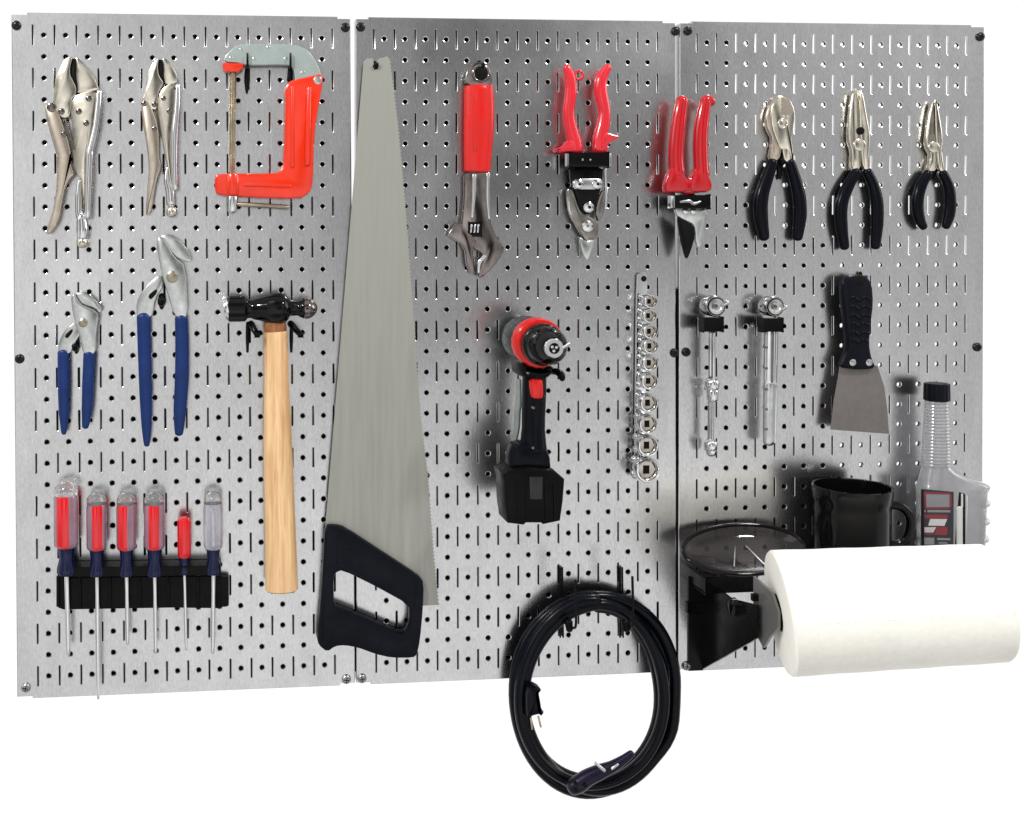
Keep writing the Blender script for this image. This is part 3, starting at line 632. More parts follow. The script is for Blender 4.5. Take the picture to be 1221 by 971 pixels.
# ------------------------------------------------------------------ cordless drill, chuck towards the viewer
K2 = lambda *p: f('K2', *p); K3 = lambda *p: f('K3', *p)
t = thing('cordless_drill', 'black cordless drill with red ring, chuck pointing forward', 'drill', V(K3((350, 890))[0], 1.5))
fc = V(K2((597, 396))[0], 5.9)                 # chuck mouth
ax0 = Vector((fc.x, 0, fc.z+.05))
def dl(prof, m, name, par=t, **kw):
    b = B(); b.lathe(ax0, (0, -1, 0), prof, 40, **kw); return ob(name, b, m, par)
dl([(.35, .55), (.45, .78), (.75, .98), (1.4, 1.08), (2.9, 1.10), (3.0, 1.06)], M['gunmetal'], 'motor_housing')
dl([(3.0, 1.06), (3.04, 1.13), (3.7, 1.13), (3.84, 1.07), (3.86, .9)], M['red'], 'torque_ring', mod=lambda u: 1+.012*(1 if int(u*40) % 2 else -1))
dl([(3.86, .90), (3.95, .95), (4.5, .94), (4.62, .86), (4.66, .82), (4.72, .86), (5.2, .82), (5.5, .68), (5.75, .48)], M['blkgloss'], 'chuck')
ck = dl([(5.75, .44), (5.84, .43), (5.90, .39), (5.90, .24), (5.80, .20)], M['chrome'], 'chuck_nose', caps=False)
dl([(5.78, .23), (5.80, .2), (5.83, .12)], M['slot'], 'chuck_bore', ck)
for k in range(3):
    a = k*2*PI/3+.4; b = B(); b.lathe(ax0+Vector((math.cos(a)*.11, 0, math.sin(a)*.11)), (0, -1, 0), [(5.78, .075), (5.88, .07), (5.9, .03)], 10); ob('chuck_jaw', b, M['chrome'], ck)
b = B(); b.tube(K2((672, 378), (700, 360), (718, 346)), [1.7, 1.9, 1.9], [5.9, 5.95, 6.0]); ob('chuck_key_pin', b, M['chrome'], ck)
b = B(); b.poly(K2((325, 500), (400, 545), (500, 560), (600, 530), (585, 600), (540, 640), (345, 650)), 1.6, 3.7, .2, 1); ob('gearbox_collar', b, M['blk'], t)
b = B(); b.tube([K2((432, 560))[0], K2((430, 720))[0], K3((372, 60))[0], K3((370, 190))[0], K3((368, 330))[0]], [13.2, 13.6, 13.2, 13, 15.5], 3.0, 1.35, 24); ob('handle', b, M['blkgrip'], t)
b = B(); b.tube([K2((303, 650))[0], K2((300, 850))[0], K3((256, 60))[0], K3((250, 180))[0], K3((232, 300))[0]], [2.6, 3.6, 3.6, 3.6, 2.4], 2.5, 1.6, 14); ob('side_grip', b, M['gripgrey'], t)
for p in (K3((372, 40))[0], K3((368, 330))[0], K2((380, 590))[0]): ob('housing_screw', B().disc(p, 1.7, 3.4, 3.80, .02, 12), M['steeldk'], t)
b = B(); b.poly(K2((405, 640), (505, 645), (510, 690), (512, 790), (495, 808), (420, 806), (408, 740)), 2.9, 3.85, .14, 1); ob('trigger', b, M['red'], t)
b = B(); b.poly(K3((245, 300), (440, 300), (498, 380), (510, 500), (205, 500), (210, 385)), 2.5, 3.75, .25, 1); ob('handle_foot', b, M['blkgrip'], t)
b = B(); b.poly(K3((150, 516), (195, 490), (330, 470), (520, 488), (602, 560), (590, 720), (570, 862), (446, 888), (432, 876), (322, 876), (306, 892), (190, 878), (172, 740), (168, 590)), 2.2, 4.05, .16); bt = ob('battery_pack', b, M['blk'], t)
b = B(); b.poly(K3((342, 540), (438, 540), (436, 702), (346, 702)), 4.0, 4.10, .02); ob('battery_label', b, mat('label_black', (0.014, 0.012, 0.014), 0, .35), bt)
for xa in (255, 318, 455, 520):
    b = B(); b.tube(K3((xa, 590), (xa+4, 855)), [.9, .9], 4.06); ob('battery_rib', b, M['blkgrip'], bt)
tt = thing('drill_hook', 'stubby black hook under the drill nose', 'hook', V(K2((640, 600))[0], 0))
b = B(); b.tube(K2((560, 575), (620, 580), (655, 610), (662, 640)), [3.4, 4.2, 4.4, 3.2], [2.6, 3.2, 3.5, 3.5], 1, 12); ob('prong', b, M['blk'], tt)
b = B(); b.tube3([V(K2((590, 560))[0], 3.0)+Vector((0, 2.9, .05)), V(K2((590, 575))[0], 3.0)], [.1, .1], 1, 10); ob('arm', b, M['blk'], tt)

# ------------------------------------------------------------------ socket rail
L2 = lambda *p: f('L2', *p); L3 = lambda *p: f('L3', *p)
t = thing('socket_rail', 'vertical chrome clip rail carrying a row of sockets', 'socket rail', V(L3((200, 900))[0], 0))
b = B(); b.poly(L2((175, 90), (200, 72), (240, 72), (258, 92), (258, 250))+L3((235, 900), (150, 900))+L2((168, 250)), .12, .26, .03); r_ = ob('rail', b, M['chrome'], t, flat=True)
ob('hanging_hole', B().disc(L2((228, 122))[0], 3.4, .2, .275, .01), M['slot'], r_)
socks = [(L2((288, 312))[0], 5.6), (L2((280, 430))[0], 5.9), (L2((287, 560))[0], 6.4), (L2((290, 682))[0], 6.8), (L2((286, 822))[0], 7.2), (L3((281, 105))[0], 7.8), (L3((276, 287))[0], 8.6), (L3((271, 462))[0], 9.2), (L3((268, 640))[0], 10.2), (L3((266, 842))[0], 12.4)]
for i, (p, r) in enumerate(socks):
    o = V(p, 1.25); R = (r*.95+2.6)*K(p, 1.25); o = Vector((o.x, 0, o.z))
    w = {0: 'smallest socket, topmost on the chrome rail', 9: 'largest socket, lowest on the chrome rail'}.get(i)
    nm = ['first', 'second', 'third', 'fourth', 'fifth']
    w = w or ('chrome socket, %s from the top of the clip rail' % nm[i] if i < 5 else 'chrome socket, %s from the bottom of the clip rail' % nm[9-i])
    s_ = thing('socket', w, 'socket', Vector((o.x, -.3, o.z)), 'chrome sockets on the rail')
    b = B(); b.lathe(o, (0, -1, 0), [(.42, R*.78), (.46, R*.84), (.72, R*.84), (.80, R), (1.18, R), (1.24, R*.95), (1.25, R*.84), (1.18, R*.76), (.95, R*.72)], 30, caps=False); ob('socket_body', b, M['chrome'], s_)
    b = B(); b.lathe(o, (0, -1, 0), [(.9, R*.75), (1.02, R*.745)], 6); ob('bore', b, M['socketin'], s_)
    b = B(); b.box(o.x-R*.30, o.x+R*.22, .95, 1.03, o.z-R*.34, o.z+R*.34, 0); ob('square_drive', b, M['slot'], s_)
    for dz in (-.55, .55):
        b = B(); c_ = V(((p[0]-R*10), p[1]), .6); b.lathe(Vector((o.x-R*.55, -.34, o.z+dz*R*1.1)), (0, -1, 0), [(0, R*.36), (.10, R*.36), (.2, R*.26), (.25, R*.08)], 14); ob('spring_clip', b, M['chrome'], t)
    tag(ob('rail_clip', B().box(o.x-R*.6, o.x+R*.6, .2, .46, o.z-R*.5, o.z+R*.5, .04), M['chrome'], t), '', '')
    for q in t.children:
        if q.name.startswith('rail_clip'):
            for kk in ('label', 'category'):
                if kk in q: del q[kk]

# ------------------------------------------------------------------ ratchets
def clip(fr_, a, b_, d, label):
    t = thing('tool_clip', label, 'clip', V(f(fr_, a)[0], 0), 'black tool clips')
    b = B(); b.pbox(*f(fr_, a, b_), d-.18, d+.32, .05); ob('clip_band', b, M['blk'], t)
    p = f(fr_, ((a[0]+b_[0])/2, (a[1]+b_[1])/2))[0]
    b = B(); b.disc(p, 5, .02, d-.15, .03); ob('clip_base', b, M['blk'], t)
def ratchet(fr_, c, r, d, label):
    t = thing('ratchet', label, 'ratchet', V(f(fr_, (c[0], c[1]+600))[0], 0), 'chrome ratchets')
    p = f(fr_, c)[0]; o = V(p, d+.45); o = Vector((o.x, 0, o.z)); R = r*K(p, d+.45)
    b = B(); b.lathe(o, (0, -1, 0), [(d-.45, R*.55), (d-.4, R*.9), (d-.2, R), (d+.1, R), (d+.14, R*.9), (d+.18, R*.9), (d+.22, R), (d+.38, R), (d+.45, R*.9)], 36); h = ob('ratchet_head', b, M['chrome2'], t)
    b = B(); b.lathe(o, (0, -1, 0), [(d+.44, R*.86), (d+.465, R*.86), (d+.465, R*.76), (d+.44, R*.76)], 30, caps=False); ob('groove_ring', b, M['slot'], h)
    b = B(); b.lathe(o, (0, -1, 0), [(d+.4, R*.78), (d+.50, R*.74), (d+.52, R*.5), (d+.48, R*.4)], 30); ob('head_cap', b, M['steel'], h)
    b = B(); b.disc(p, 2.6, d+.4, d+.62, .03, 16); ob('release_button', b, M['bronze'], h)
    return t, h
L4 = lambda *p: f('L4', *p); L5 = lambda *p: f('L5', *p)
t, h = ratchet('L4', (134, 118), 12.2, .8, 'chrome ratchet with slim dark shank and two knobs')
b = B(); b.tube(L4((165, 108), (192, 96)), [3, 3.6], 1.2, .6); ob('direction_lever', b, M['chrome'], h)
b = B(); b.tube(L4((111, 250), (110, 400), (109, 525)), [3.6, 3.5, 3.4], .8, 1, 16); ob('shank', b, M['bronze'], t)
b = B(); b.tube(L4((102, 260), (101, 500)), [1.3, 1.3], 1.0); b.tube(L4((120, 262), (119, 520)), [1.4, 1.4], .98); ob('shank_edge', b, M['chrome'], t)
b = B(); b.tube(L4((110, 536), (110, 560)), [8.2, 8.2], .85, 1, 18); ob('knob', b, M['chrome'], t)
b = B(); b.tube(L4((113, 585), (113, 625)), [6.6, 6.4], .85, 1, 18); ob('collar', b, M['chrome'], t)
b = B(); b.tube(L4((106, 630), (103, 860)), [3.6, 3.4], .8, 1, 16); b.tube(L4((116, 632), (112, 850)), [1.3, 1.3], 1.0); ob('lower_shank', b, M['steel'], t)
b = B(); b.tube(L4((104, 872), (102, 895)), [7.4, 7.4], .85, 1, 18); ob('knob', b, M['chrome'], t)
b = B(); b.tube(L4((106, 905), (106, 925)), [6.4, 5.8], .85, 1, 18); ob('end_knob', b, M['chrome'], t)
clip('L4', (66, 182), (174, 256), .95, 'black clip under the head of the slim shanked ratchet')
t, h = ratchet('L5', (136, 120), 11.6, .8, 'chrome ratchet with broad flat handle and grey grip')
b = B(); b.tube(L5((168, 132), (190, 120)), [3, 3.2], 1.2, .6); ob('direction_lever', b, M['chrome'], h)
b = B(); b.tube(L5((113, 250), (110, 400), (107, 545)), [8.4, 8.2, 7.8], .8, .55, 20); ob('handle', b, M['chrome'], t)
b = B(); b.tube(L5((122, 262), (118, 535)), [1.6, 1.5], .98, .5); ob('handle_flute', b, M['bronze'], t)
b = B(); b.tube(L5((106, 545), (103, 700), (101, 862)), [7.6, 7.4, 7.0], .8, .6, 20); g_ = ob('grip', b, M['steel'], t)
b = B(); b.tube(L5((138, 545), (137, 700), (132, 868)), [1.7, 1.9, 1.6], .86, .8); ob('grip_edge', b, M['chrome'], g_)
for y in (345, 460, 575, 685, 795): ob('grip_dimple', B().disc(L5((90, y))[0], 1.6, .9, 1.02, .01, 10), M['steeldk'], g_)
clip('L5', (70, 186), (180, 256), .95, 'black clip under the head of the flat handled ratchet')

# ------------------------------------------------------------------ putty knife
Mk = lambda *p: f('M', *p)
t = thing('putty_knife', 'putty knife with ribbed dark handle and wide grey blade', 'putty knife', V(Mk((250, 800))[0], 0))
b = B(); b.poly(Mk((162, 486), (335, 490), (352, 540), (368, 590), (382, 700), (389, 806), (250, 796), (118, 786), (132, 660), (150, 560)), .62, .66, .01); ob('blade', b, M['putty'], t, flat=True)
b = B(); b.poly(Mk((178, 110), (198, 78), (245, 64), (292, 76), (316, 112), (322, 200), (310, 300), (302, 390), (312, 450), (336, 505), (255, 512), (165, 500), (195, 440), (206, 385), (192, 280), (182, 190)), .42, .98, .16, 1); h = ob('handle', b, M['navyblk'], t)
for y in (182, 222, 262, 302, 342, 378):
    w = 50 if y < 280 else 44 if y < 350 else 38
    xc = 255
    b = B(); b.tube(Mk((xc-w, y), (xc-w*.55, y-9), (xc-w*.1, y+8), (xc+w*.4, y-8), (xc+w, y+2)), [1.1, 1.6, 1.6, 1.6, 1.1], .985, .5, 10, 4); ob('grip_wave', b, M['blk'], h)
for p in Mk((222, 476), (298, 476)): ob('handle_rivet', B().disc(p, 4, .85, 1.02, .02, 18, .02), M['steel'], h)
ob('hanging_hole', B().disc(Mk((258, 104))[0], 4.6, .9, .995, .01), M['slot'], h)
hook('M', (256, 60), (262, 118), 'black peg hook through the top of the putty knife handle', 2.6, .4)

# ------------------------------------------------------------------ screwdrivers and their rack
E3 = lambda *p: f('E3', *p)
t = thing('screwdriver_rack', 'black plastic rack holding a row of screwdrivers', 'rack', V(E3((600, 450))[0], 0))
b = B(); b.poly(E3((70, 262), (1110, 250), (1112, 258), (1140, 258), (1157, 268), (1157, 438), (1142, 446), (1110, 448), (1090, 456), (800, 452), (110, 464), (75, 452)), .06, .5, .05); ob('back_plate', b, M['blk'], t, flat=True)
b = B(); b.poly(E3((72, 196), (1105, 184), (1108, 246), (72, 258)), .06, 1.02, .04); ob('shelf_ledge', b, M['blk'], t, flat=True)
b = B(); b.poly(E3((76, 182), (1100, 172), (1102, 184), (76, 196)), .06, .22, .02); ob('top_rail', b, M['blkmetal'], t)
for x in (72, 210, 400, 590, 770, 960, 1090):
    b = B(); b.poly(E3((x-8, 254), (x+12, 254), (x+12, 446), (x-8, 446)), .4, .62, .03); ob('divider', b, M['blk'], t)
def driver(x, ytop, yh, yc, yb, ytip, r, kind, label, dx=0.0, rsh=2.6):
    d = .78
    o = V((x, yb), d); up = V((x, ytop), d)-o; up = Vector((0, 0, up.z)); k = K((x, yb), d)
    z = lambda y: (V((x, y), d)-o).z
    t = thing('screwdriver', label, 'screwdriver', V((x+dx, ytip), d), 'screwdrivers in the black rack')
    R = r*k; n = 36
    flute = lambda u: 1.0-.045*(0.5+0.5*math.cos(2*PI*u*6))
    if kind == 'small':
        prof = [(z(yc), R*.7), (z(yc-2), R*.92), (z(yc-8), R), (z(yh+6), R), (z(yh+2), R*.9), (z(yh), R*.6)]
        b = B(); b.lathe(o, (0, 0, 1), prof, n, mod=flute); ob('handle', b, M['handlered'], t)
    else:
        prof = [(z(yc), R*.8), (z(yc-2), R*.96), (z(yc-5), R), (z(yh+4), R), (z(yh), R*.92)]
        b = B()
        def mi(u):                            # red flutes alternate with clear ones round the handle
            a = (u*360-240+SH) % 120
            return 0 if a < 58 else 1
        SH = {1: 12, 2: -10, 3: 26, 4: 0}.get(kind, 0)
        if kind == 'clear':
            b.lathe(o, (0, 0, 1), prof, n, mod=flute); ob('handle', b, M['clear'], t)
            q = B(); q.tube3([o+Vector((0, 0, z(yc-4))), o+Vector((0, 0, z(yh+8)))], [.07, .07]); ob('handle_core', q, M['steel'], t)
        else:
            b.lathe(o, (0, 0, 1), prof, n, mod=flute, mis=mi); ob('handle', b, [M['handlered'], M['mauve']], t)
        b = B(); zt, z0 = z(ytop), z(yh)
        b.lathe(o, (0, 0, 1), [(z0, R*.90), (z0+(zt-z0)*.15, R*.93), (z0+(zt-z0)*.45, R*.92), (z0+(zt-z0)*.75, R*.72), (z0+(zt-z0)*.95, R*.35), (zt, R*.06)], n); ob('end_cap', b, M['dome'], t)
    rc = R*(.8 if kind != 'small' else .85)
    b = B(); b.lathe(o, (0, 0, 1), [(z(yb), rc*.9), (z(yb-2), rc*.98), (z(yb-7), rc*.95), (z((yb+yc)/2-2), rc*.72), (z(yc+4), rc*.82), (z(yc), rc*.9)], 24); ob('collar', b, M['navy'], t)
    tip = V((x+dx, ytip), d); rs = rsh*k
    b = B(); b.tube3([o+Vector((0, 0, .1)), o+(tip-o)*.5, o+(tip-o)*.9, tip], [rs, rs*.92, rs*.85, rs*.6], 1, 14, 2); ob('shaft', b, M['chrome'], t)
driver(79.5, 573.5, 590, 652, 684, 781, 15.2, 1, 'tallest red and clear screwdriver, at the left end of the rack', 2, 3.2)
driver(115.7, 587, 601, 655, 686, 833, 12.6, 2, 'red and clear screwdriver with the longest shaft, reaching the board edge', 1.5, 2.7)
driver(151, 587, 601, 655, 686, 768, 12.2, 3, 'red and clear screwdriver with the shortest shaft, third in the rack', 1.2, 2.7)
driver(184.5, 586, 601, 654, 686, 778, 13, 4, 'red and clear screwdriver next to the slim red one', 1.2, 2.6)
driver(220, 617, 617, 665, 684, 775, 8.6, 'small', 'slim short screwdriver with an all red handle', 2.0, 2.0)
driver(254.5, 586, 600, 654, 684, 779, 12, 'clear', 'screwdriver with a clear colourless handle at the right end', -.8, 2.8)

# ------------------------------------------------------------------ shelf end bracket, dish, shelf, paper roll
Of = lambda *p: f('O', *p); Q2 = None
RD = 6.0                                       # paper roll axis, inches out from the board
rl, rr_ = V((928, 730.5), RD), V((1187, 718), RD+2.3)
axv = (rr_-rl); Lr = axv.length; axv.normalize(); rz = rl.z
R_ = 68.6*K((931, 730), RD); R2_ = R_*.905
t = thing('paper_towel_roll', 'white paper towel roll on the black wall bracket', 'paper towel', Vector((rl.x, -RD, rz-R_)))
rad = lambda x: R_+(R2_-R_)*x/Lr
b = B()
pr = [(0.0, .80), (-.02, R_*.5), (0.0, R_*.90), (.04, R_*.97), (.14, R_)]
pr += [(.14+(Lr-.28)*i/14, rad(.14+(Lr-.28)*i/14)*(1+.004*math.sin(i*1.7))) for i in range(1, 14)]
pr += [(Lr-.14, R2_), (Lr-.04, R2_*.97), (Lr, R2_*.90), (Lr, .80)]
b.lathe(rl, axv, pr, 72, caps=False); rp = ob('paper', b, M['paper'], t)
b = B(); b.lathe(rl+axv*.01, axv, [(0, .81), (0, .72), (Lr-.02, .72), (Lr-.02, .81)], 32, caps=False); ob('cardboard_core', b, M['card'], t)
b = B()
for i in range(60):
    x_ = .9+i*.13
    if random.random() < .45: continue
    dirv = Vector((0, -math.cos(.16), math.sin(.16))); dirv = (dirv-axv*dirv.dot(axv)).normalized()
    b.lathe(rl+axv*x_+dirv*(rad(x_)-.004), dirv, [(0, .011), (.012, .011)], 6)
ob('perforation', b, M['card'], rp)

XG = VX((838, 797), V((838, 797), 0.05).x).x
t = thing('towel_holder_bracket', 'glossy black wall bracket at the left end of the paper roll', 'bracket', Vector((XG, 0, 0.5)))
def gz(p): q = VX(Of(p)[0], XG); return (-q.y, q.z)
gp = [(0.03, gz((200, 915))[1]), (0.03, gz((200, 350))[1]), (3.0, gz((200, 350))[1]-.1), gz((525, 520)), gz((525, 722))]
b = B(); b.side(gp, XG, XG+.10); ob('gusset_plate', b, M['blkmetal'], t)
b = B(); b.side([(0.02, gp[0][1]-.05), (0.02, gp[1][1]), (.09, gp[1][1]), (.09, gp[0][1]-.05)], XG-.75, XG); ob('back_leg', b, M['blkmetal'], t)
b = B(); b.pbox(*Of((100, 506), (210, 562)), .0, .14, .02); ob('slot_tab', b, M['blk'], t)
az = rz
b = B(); d0_ = gz((505, 600))[0]
b.side([(d0_-.6, az+1.15), (RD+.2, az+.95), (RD+.75, az+.3), (RD+.75, az-.4), (RD+.1, az-1.0), (d0_+.3, az-1.75), (d0_-.6, az-1.2)], rl.x-.42, rl.x-.30); ob('end_arm', b, M['greymetal'], t)
b = B(); b.lathe(rl-axv*.22, axv, [(-.02, .30), (0, .36), (1.2, .36)], 20); ob('roll_spindle', b, M['slot'], t)
b = B(); b.lathe(Vector((XG, -gz((395, 530))[0], gz((395, 530))[1])), (-1, 0, 0), [(0, .42), (.22, .40), (.30, .3), (.32, .1)], 22); ob('clamp_knob', b, M['blkgloss'], t)
b = B(); b.side([(d0_-.3, az+.5), (d0_-.3, az+.2), (d0_-.1, az+.2), (d0_-.1, az+.5)], XG, rl.x-.3); ob('cross_bar', b, M['blkmetal'], t)
b = B(); b.pbox(*Of((205, 352), (525, 436)), .05, 1.6, .08); ob('support_block', b, M['blkmetal'], t)

# oval dish resting on the bracket, tilted towards the viewer
t = thing('oval_dish', 'shallow glossy black oval dish on the towel bracket', 'dish', V((887, 664), 1.6))
oc = V((887.5, 655), 1.55); nx, ny = 3.02, 1.42
tilt = math.radians(37); ex = Vector((math.cos(.045), 0, math.sin(.045))); ey = Vector((0, math.cos(tilt), math.sin(tilt))); en = ex.cross(ey).normalized()
if en.z < 0: en = -en
def oval(s_, h): return [oc+ex*(math.cos(2*PI*i/48)*nx*s_)+ey*(math.sin(2*PI*i/48)*ny*(s_ if s_ > .9 else s_*.96))+en*h for i in range(48)]
b = B(); rings = [[b.v(p) for p in oval(s_, h)] for s_, h in ((1.0, .02), (.97, .0), (.90, -.12), (.75, -.25), (.45, -.30), (.1, -.31))]
b.loops(rings); b.face(rings[-1])
rings = [[b.v(p) for p in oval(s_, h)] for s_, h in ((1.0, .02), (1.0, -.06), (.93, -.22), (.78, -.36), (.45, -.42), (.1, -.42))]
b.loops(rings); b.face(rings[-1]); ob('bowl', b, M['smoke'], t)
b = B(); b.tube3(oval(1.0, .02), .10, 1, 10, 1, False, True); ob('rim', b, M['blkgloss'], t)
b = B(); b.tube3([oc+ex*(-.75)+ey*(-.75)+en*-.22, oc+ex*(-.25)+ey*.35+en*-.26], .035, 1, 8); b.tube3([oc+ex*.75+ey*(-.8)+en*-.2, oc+ex*.3+ey*.35+en*-.26], .035, 1, 8); ob('raised_bar', b, M['steel'], t)

# shelf behind the roll
MD = 1.95
ms = V((1016, 654), MD); SZ = V((1016, 650), 0).z - 1.0
x0 = V((957, 650), .2).x; x1 = V((1172, 700), 3.25).x
t = thing('wall_shelf', 'black shelf behind the paper roll carrying mug and bottle', 'shelf', Vector(((x0+x1)/2, -.1, SZ-.1)))
b = B(); b.box(x0, x1, .03, 3.25, SZ-.10, SZ, .02); ob('shelf_board', b, M['blkmetal'], t)
b = B(); b.box(x0, x1, .03, .12, SZ, SZ+.22, .02); ob('back_lip', b, M['blkmetal'], t)
for xx in (x0+1.4, x1-1.4):
    b = B(); b.side([(.03, SZ-2.2), (.03, SZ-.1), (2.2, SZ-.1)], xx, xx+.08); ob('shelf_bracket', b, M['blkmetal'], t)

# mug
t = thing('mug', 'glossy black mug on the shelf with its handle to the right', 'mug', Vector((ms.x, -MD, SZ)))
top = V((1016, 579), MD).z; h = top-SZ; r = 40.5*K((1016, 600), MD)
b = B(); b.lathe(Vector((ms.x, -MD, SZ+.004)), (0, 0, 1), [(0, r*.86), (.06, r*.96), (.2, r*.985), (h*.75, r*.985), (h*.82, r*.99), (h*.86, r*1.03), (h*.95, r*1.05), (h-.03, r*1.05), (h, r*1.02), (h-.03, r*.98), (h*.8, r*.92), (.3, r*.9), (.2, r*.5)], 48); ob('cup', b, M['blkgloss'], t)
b = B(); b.tube(f('N3', (790, 398), (880, 398), (975, 420), (1042, 490), (1062, 580), (1045, 690), (990, 770), (900, 800), (790, 800)), [4.6, 4.8, 5, 5, 5, 5, 4.8, 4.6, 4.4], MD, .9, 16); ob('handle', b, M['blkgloss'], t)

# bottle of fuel additive
N2 = lambda *p: f('N2', *p); Nn = lambda *p: f('N', *p)
BD = 1.25
bz = SZ
t = thing('additive_bottle', 'clear long necked bottle with dark label and ribbed grip', 'bottle', Vector((V((1135, 650), BD).x, -BD, SZ)))
def section(y, xl, xr, hd, n):
    c = V(((xl+xr)/2, y), BD); hw = (V((xr, y), BD)-V((xl, y), BD)).length/2
    sg = lambda q: (abs(q)**(2/n))*(1 if q >= 0 else -1)
    return [Vector((c.x+hw*sg(math.cos(2*PI*k/48)), -BD-hd*sg(math.sin(2*PI*k/48)), c.z)) for k in range(48)]
ybot = 560+1050/8.825
secs = []
for i in range(20):
    y0 = 478+i*3.9
    for dy, g in ((0, -.35), (1.2, .45), (2.4, .45), (3.4, -.35)):
        w = 12.4+(y0+dy-478)/78*3.0+g
        secs.append((y0+dy, 1117-w-(y0-478)/78*.7, 1117+w-(y0-478)/78*.7, w*.0385, 2.0))
secs += [(558, 1100.8, 1133.5, .6, 2.0), (562, 1100, 1138, .62, 2.2), (567, 1099, 1147, .64, 2.5), (571, 1098.4, 1157, .66, 2.8), (574.5, 1098, 1167, .67, 3.2), (577, 1097.3, 1173, .68, 3.6), (580, 1096.6, 1175.5, .70, 4), (583, 1096.8, 1174, .70, 4), (588, 1097.2, 1172, .69, 4), (ybot-4, 1097.5, 1168, .69, 4), (ybot, 1099, 1166, .62, 4)]
b = B(); rings = [[b.v(p) for p in section(*q)] for q in secs]; b.loops(rings); b.face(rings[-1]); b.face(rings[0]); bd = ob('body', b, M['pet'], t)
def front(u, v, off):
    xl, xr = 1097.2-(v-588)*-.005, 1172-(v-588)*.045
    q = min(.985, abs((u-(xl+xr)/2)/((xr-xl)/2)))
    return V((u, v), BD+.69*(1-q**4)**.25+off)
def patch(b, quad, off, nu=8, nv=2):
    (a, b2, c, d) = quad
    g = [[None]*(nv+1) for _ in range(nu+1)]
    for i in range(nu+1):
        for k in range(nv+1):
            x, y = i/nu, k/nv
            u = (a[0]*(1-x)+b2[0]*x)*(1-y)+(d[0]*(1-x)+c[0]*x)*y; v = (a[1]*(1-x)+b2[1]*x)*(1-y)+(d[1]*(1-x)+c[1]*x)*y
            g[i][k] = b.v(front(u, v, off))
    for i in range(nu):
        for k in range(nv): b.face([g[i][k], g[i+1][k], g[i+1][k+1], g[i][k+1]])
    return b
lb = ob('front_label', patch(B(), N2((160, 205), (505, 235), (500, 1040), (160, 1040)), .012, 12, 4), M['label'], t)
b = B()
for q in (((195, 236), (462, 244), (462, 262), (200, 256)), ((462, 250), (482, 268), (482, 392), (460, 404)), ((210, 398), (462, 394), (462, 414), (215, 416)), ((190, 240), (206, 248), (214, 412), (196, 400))): patch(b, N2(*q), .02, 6, 1)
ob('label_frame', b, M['lblred'], lb)
ob('label_panel', patch(B(), N2((212, 260), (460, 264), (460, 394), (218, 398)), .017), M['lblgrey'], lb)
b = B()
for q in (((195, 474), (440, 477), (436, 516), (200, 512)), ((330, 602), (440, 606), (434, 690), (296, 686)), ((196, 668), (290, 672), (290, 690), (196, 686))): patch(b, N2(*q), .018, 6, 1)
ob('label_stripe', b, M['lblred'], lb)
b = B()
for q in (((258, 520), (436, 522), (408, 594), (236, 590)), ((196, 608), (322, 606), (290, 664), (198, 662))): patch(b, N2(*q), .021, 6, 1)
ob('label_lettering', b, M['lblwhite'], lb)
b = B()
for q in (((196, 425), (470, 428), (470, 452), (196, 450)), ((330, 720), (470, 724), (470, 745), (330, 742)), ((196, 716), (300, 718), (300, 790), (196, 790)), ((345, 765), (440, 767), (440, 780), (345, 778))): patch(b, N2(*q), .016, 6, 1)
ob('label_band', b, M['lblgrey'], lb)
sg = ob('sight_strip', patch(B(), N2((560, 240), (625, 246), (628, 1040), (500, 1040)), .010, 4, 6), M['slot'], t)
b = B(); b.tube3([front(*N2((592, y))[0], .01) for y in (262, 320, 390)], [.055, .055, .06], .6); b.tube3([front(*N2((566, y))[0], .01) for y in (410, 600, 1000)], [.16, .16, .16], .5); ob('measuring_tube', b, M['petwhite'], sg)
ob('grip_panel', patch(B(), N2((640, 225), (770, 215), (760, 1040), (640, 1040)), .012, 6, 6), M['petwhite'], bd)
for p, rx, ry in (((790, 345), 8.4, 5.8), ((786, 535), 8.4, 5.8), ((776, 718), 8.2, 5.8), ((800, 905), 8, 5.8)):
    b = B(); b.ball(N2(p)[0], rx, ry, BD+.1, .5); ob('grip_rib', b, M['petwhite'], bd)
cn = V((1117, 480), BD); zt = V((1117, 477), BD).z; kk = K((1117, 500), BD); zc = V((1117, 457), BD).z
b = B(); b.lathe(Vector((cn.x, -BD, zt-.02)), (0, 0, 1), [(0, 12.8*kk), (.03, 13.2*kk), (zc-zt-.02, 12.8*kk), (zc-zt+.02, 12*kk)], 36, mod=lambda u: 1+.03*(1 if int(u*36) % 2 else -1)); ob('cap', b, M['navyblk'], t)

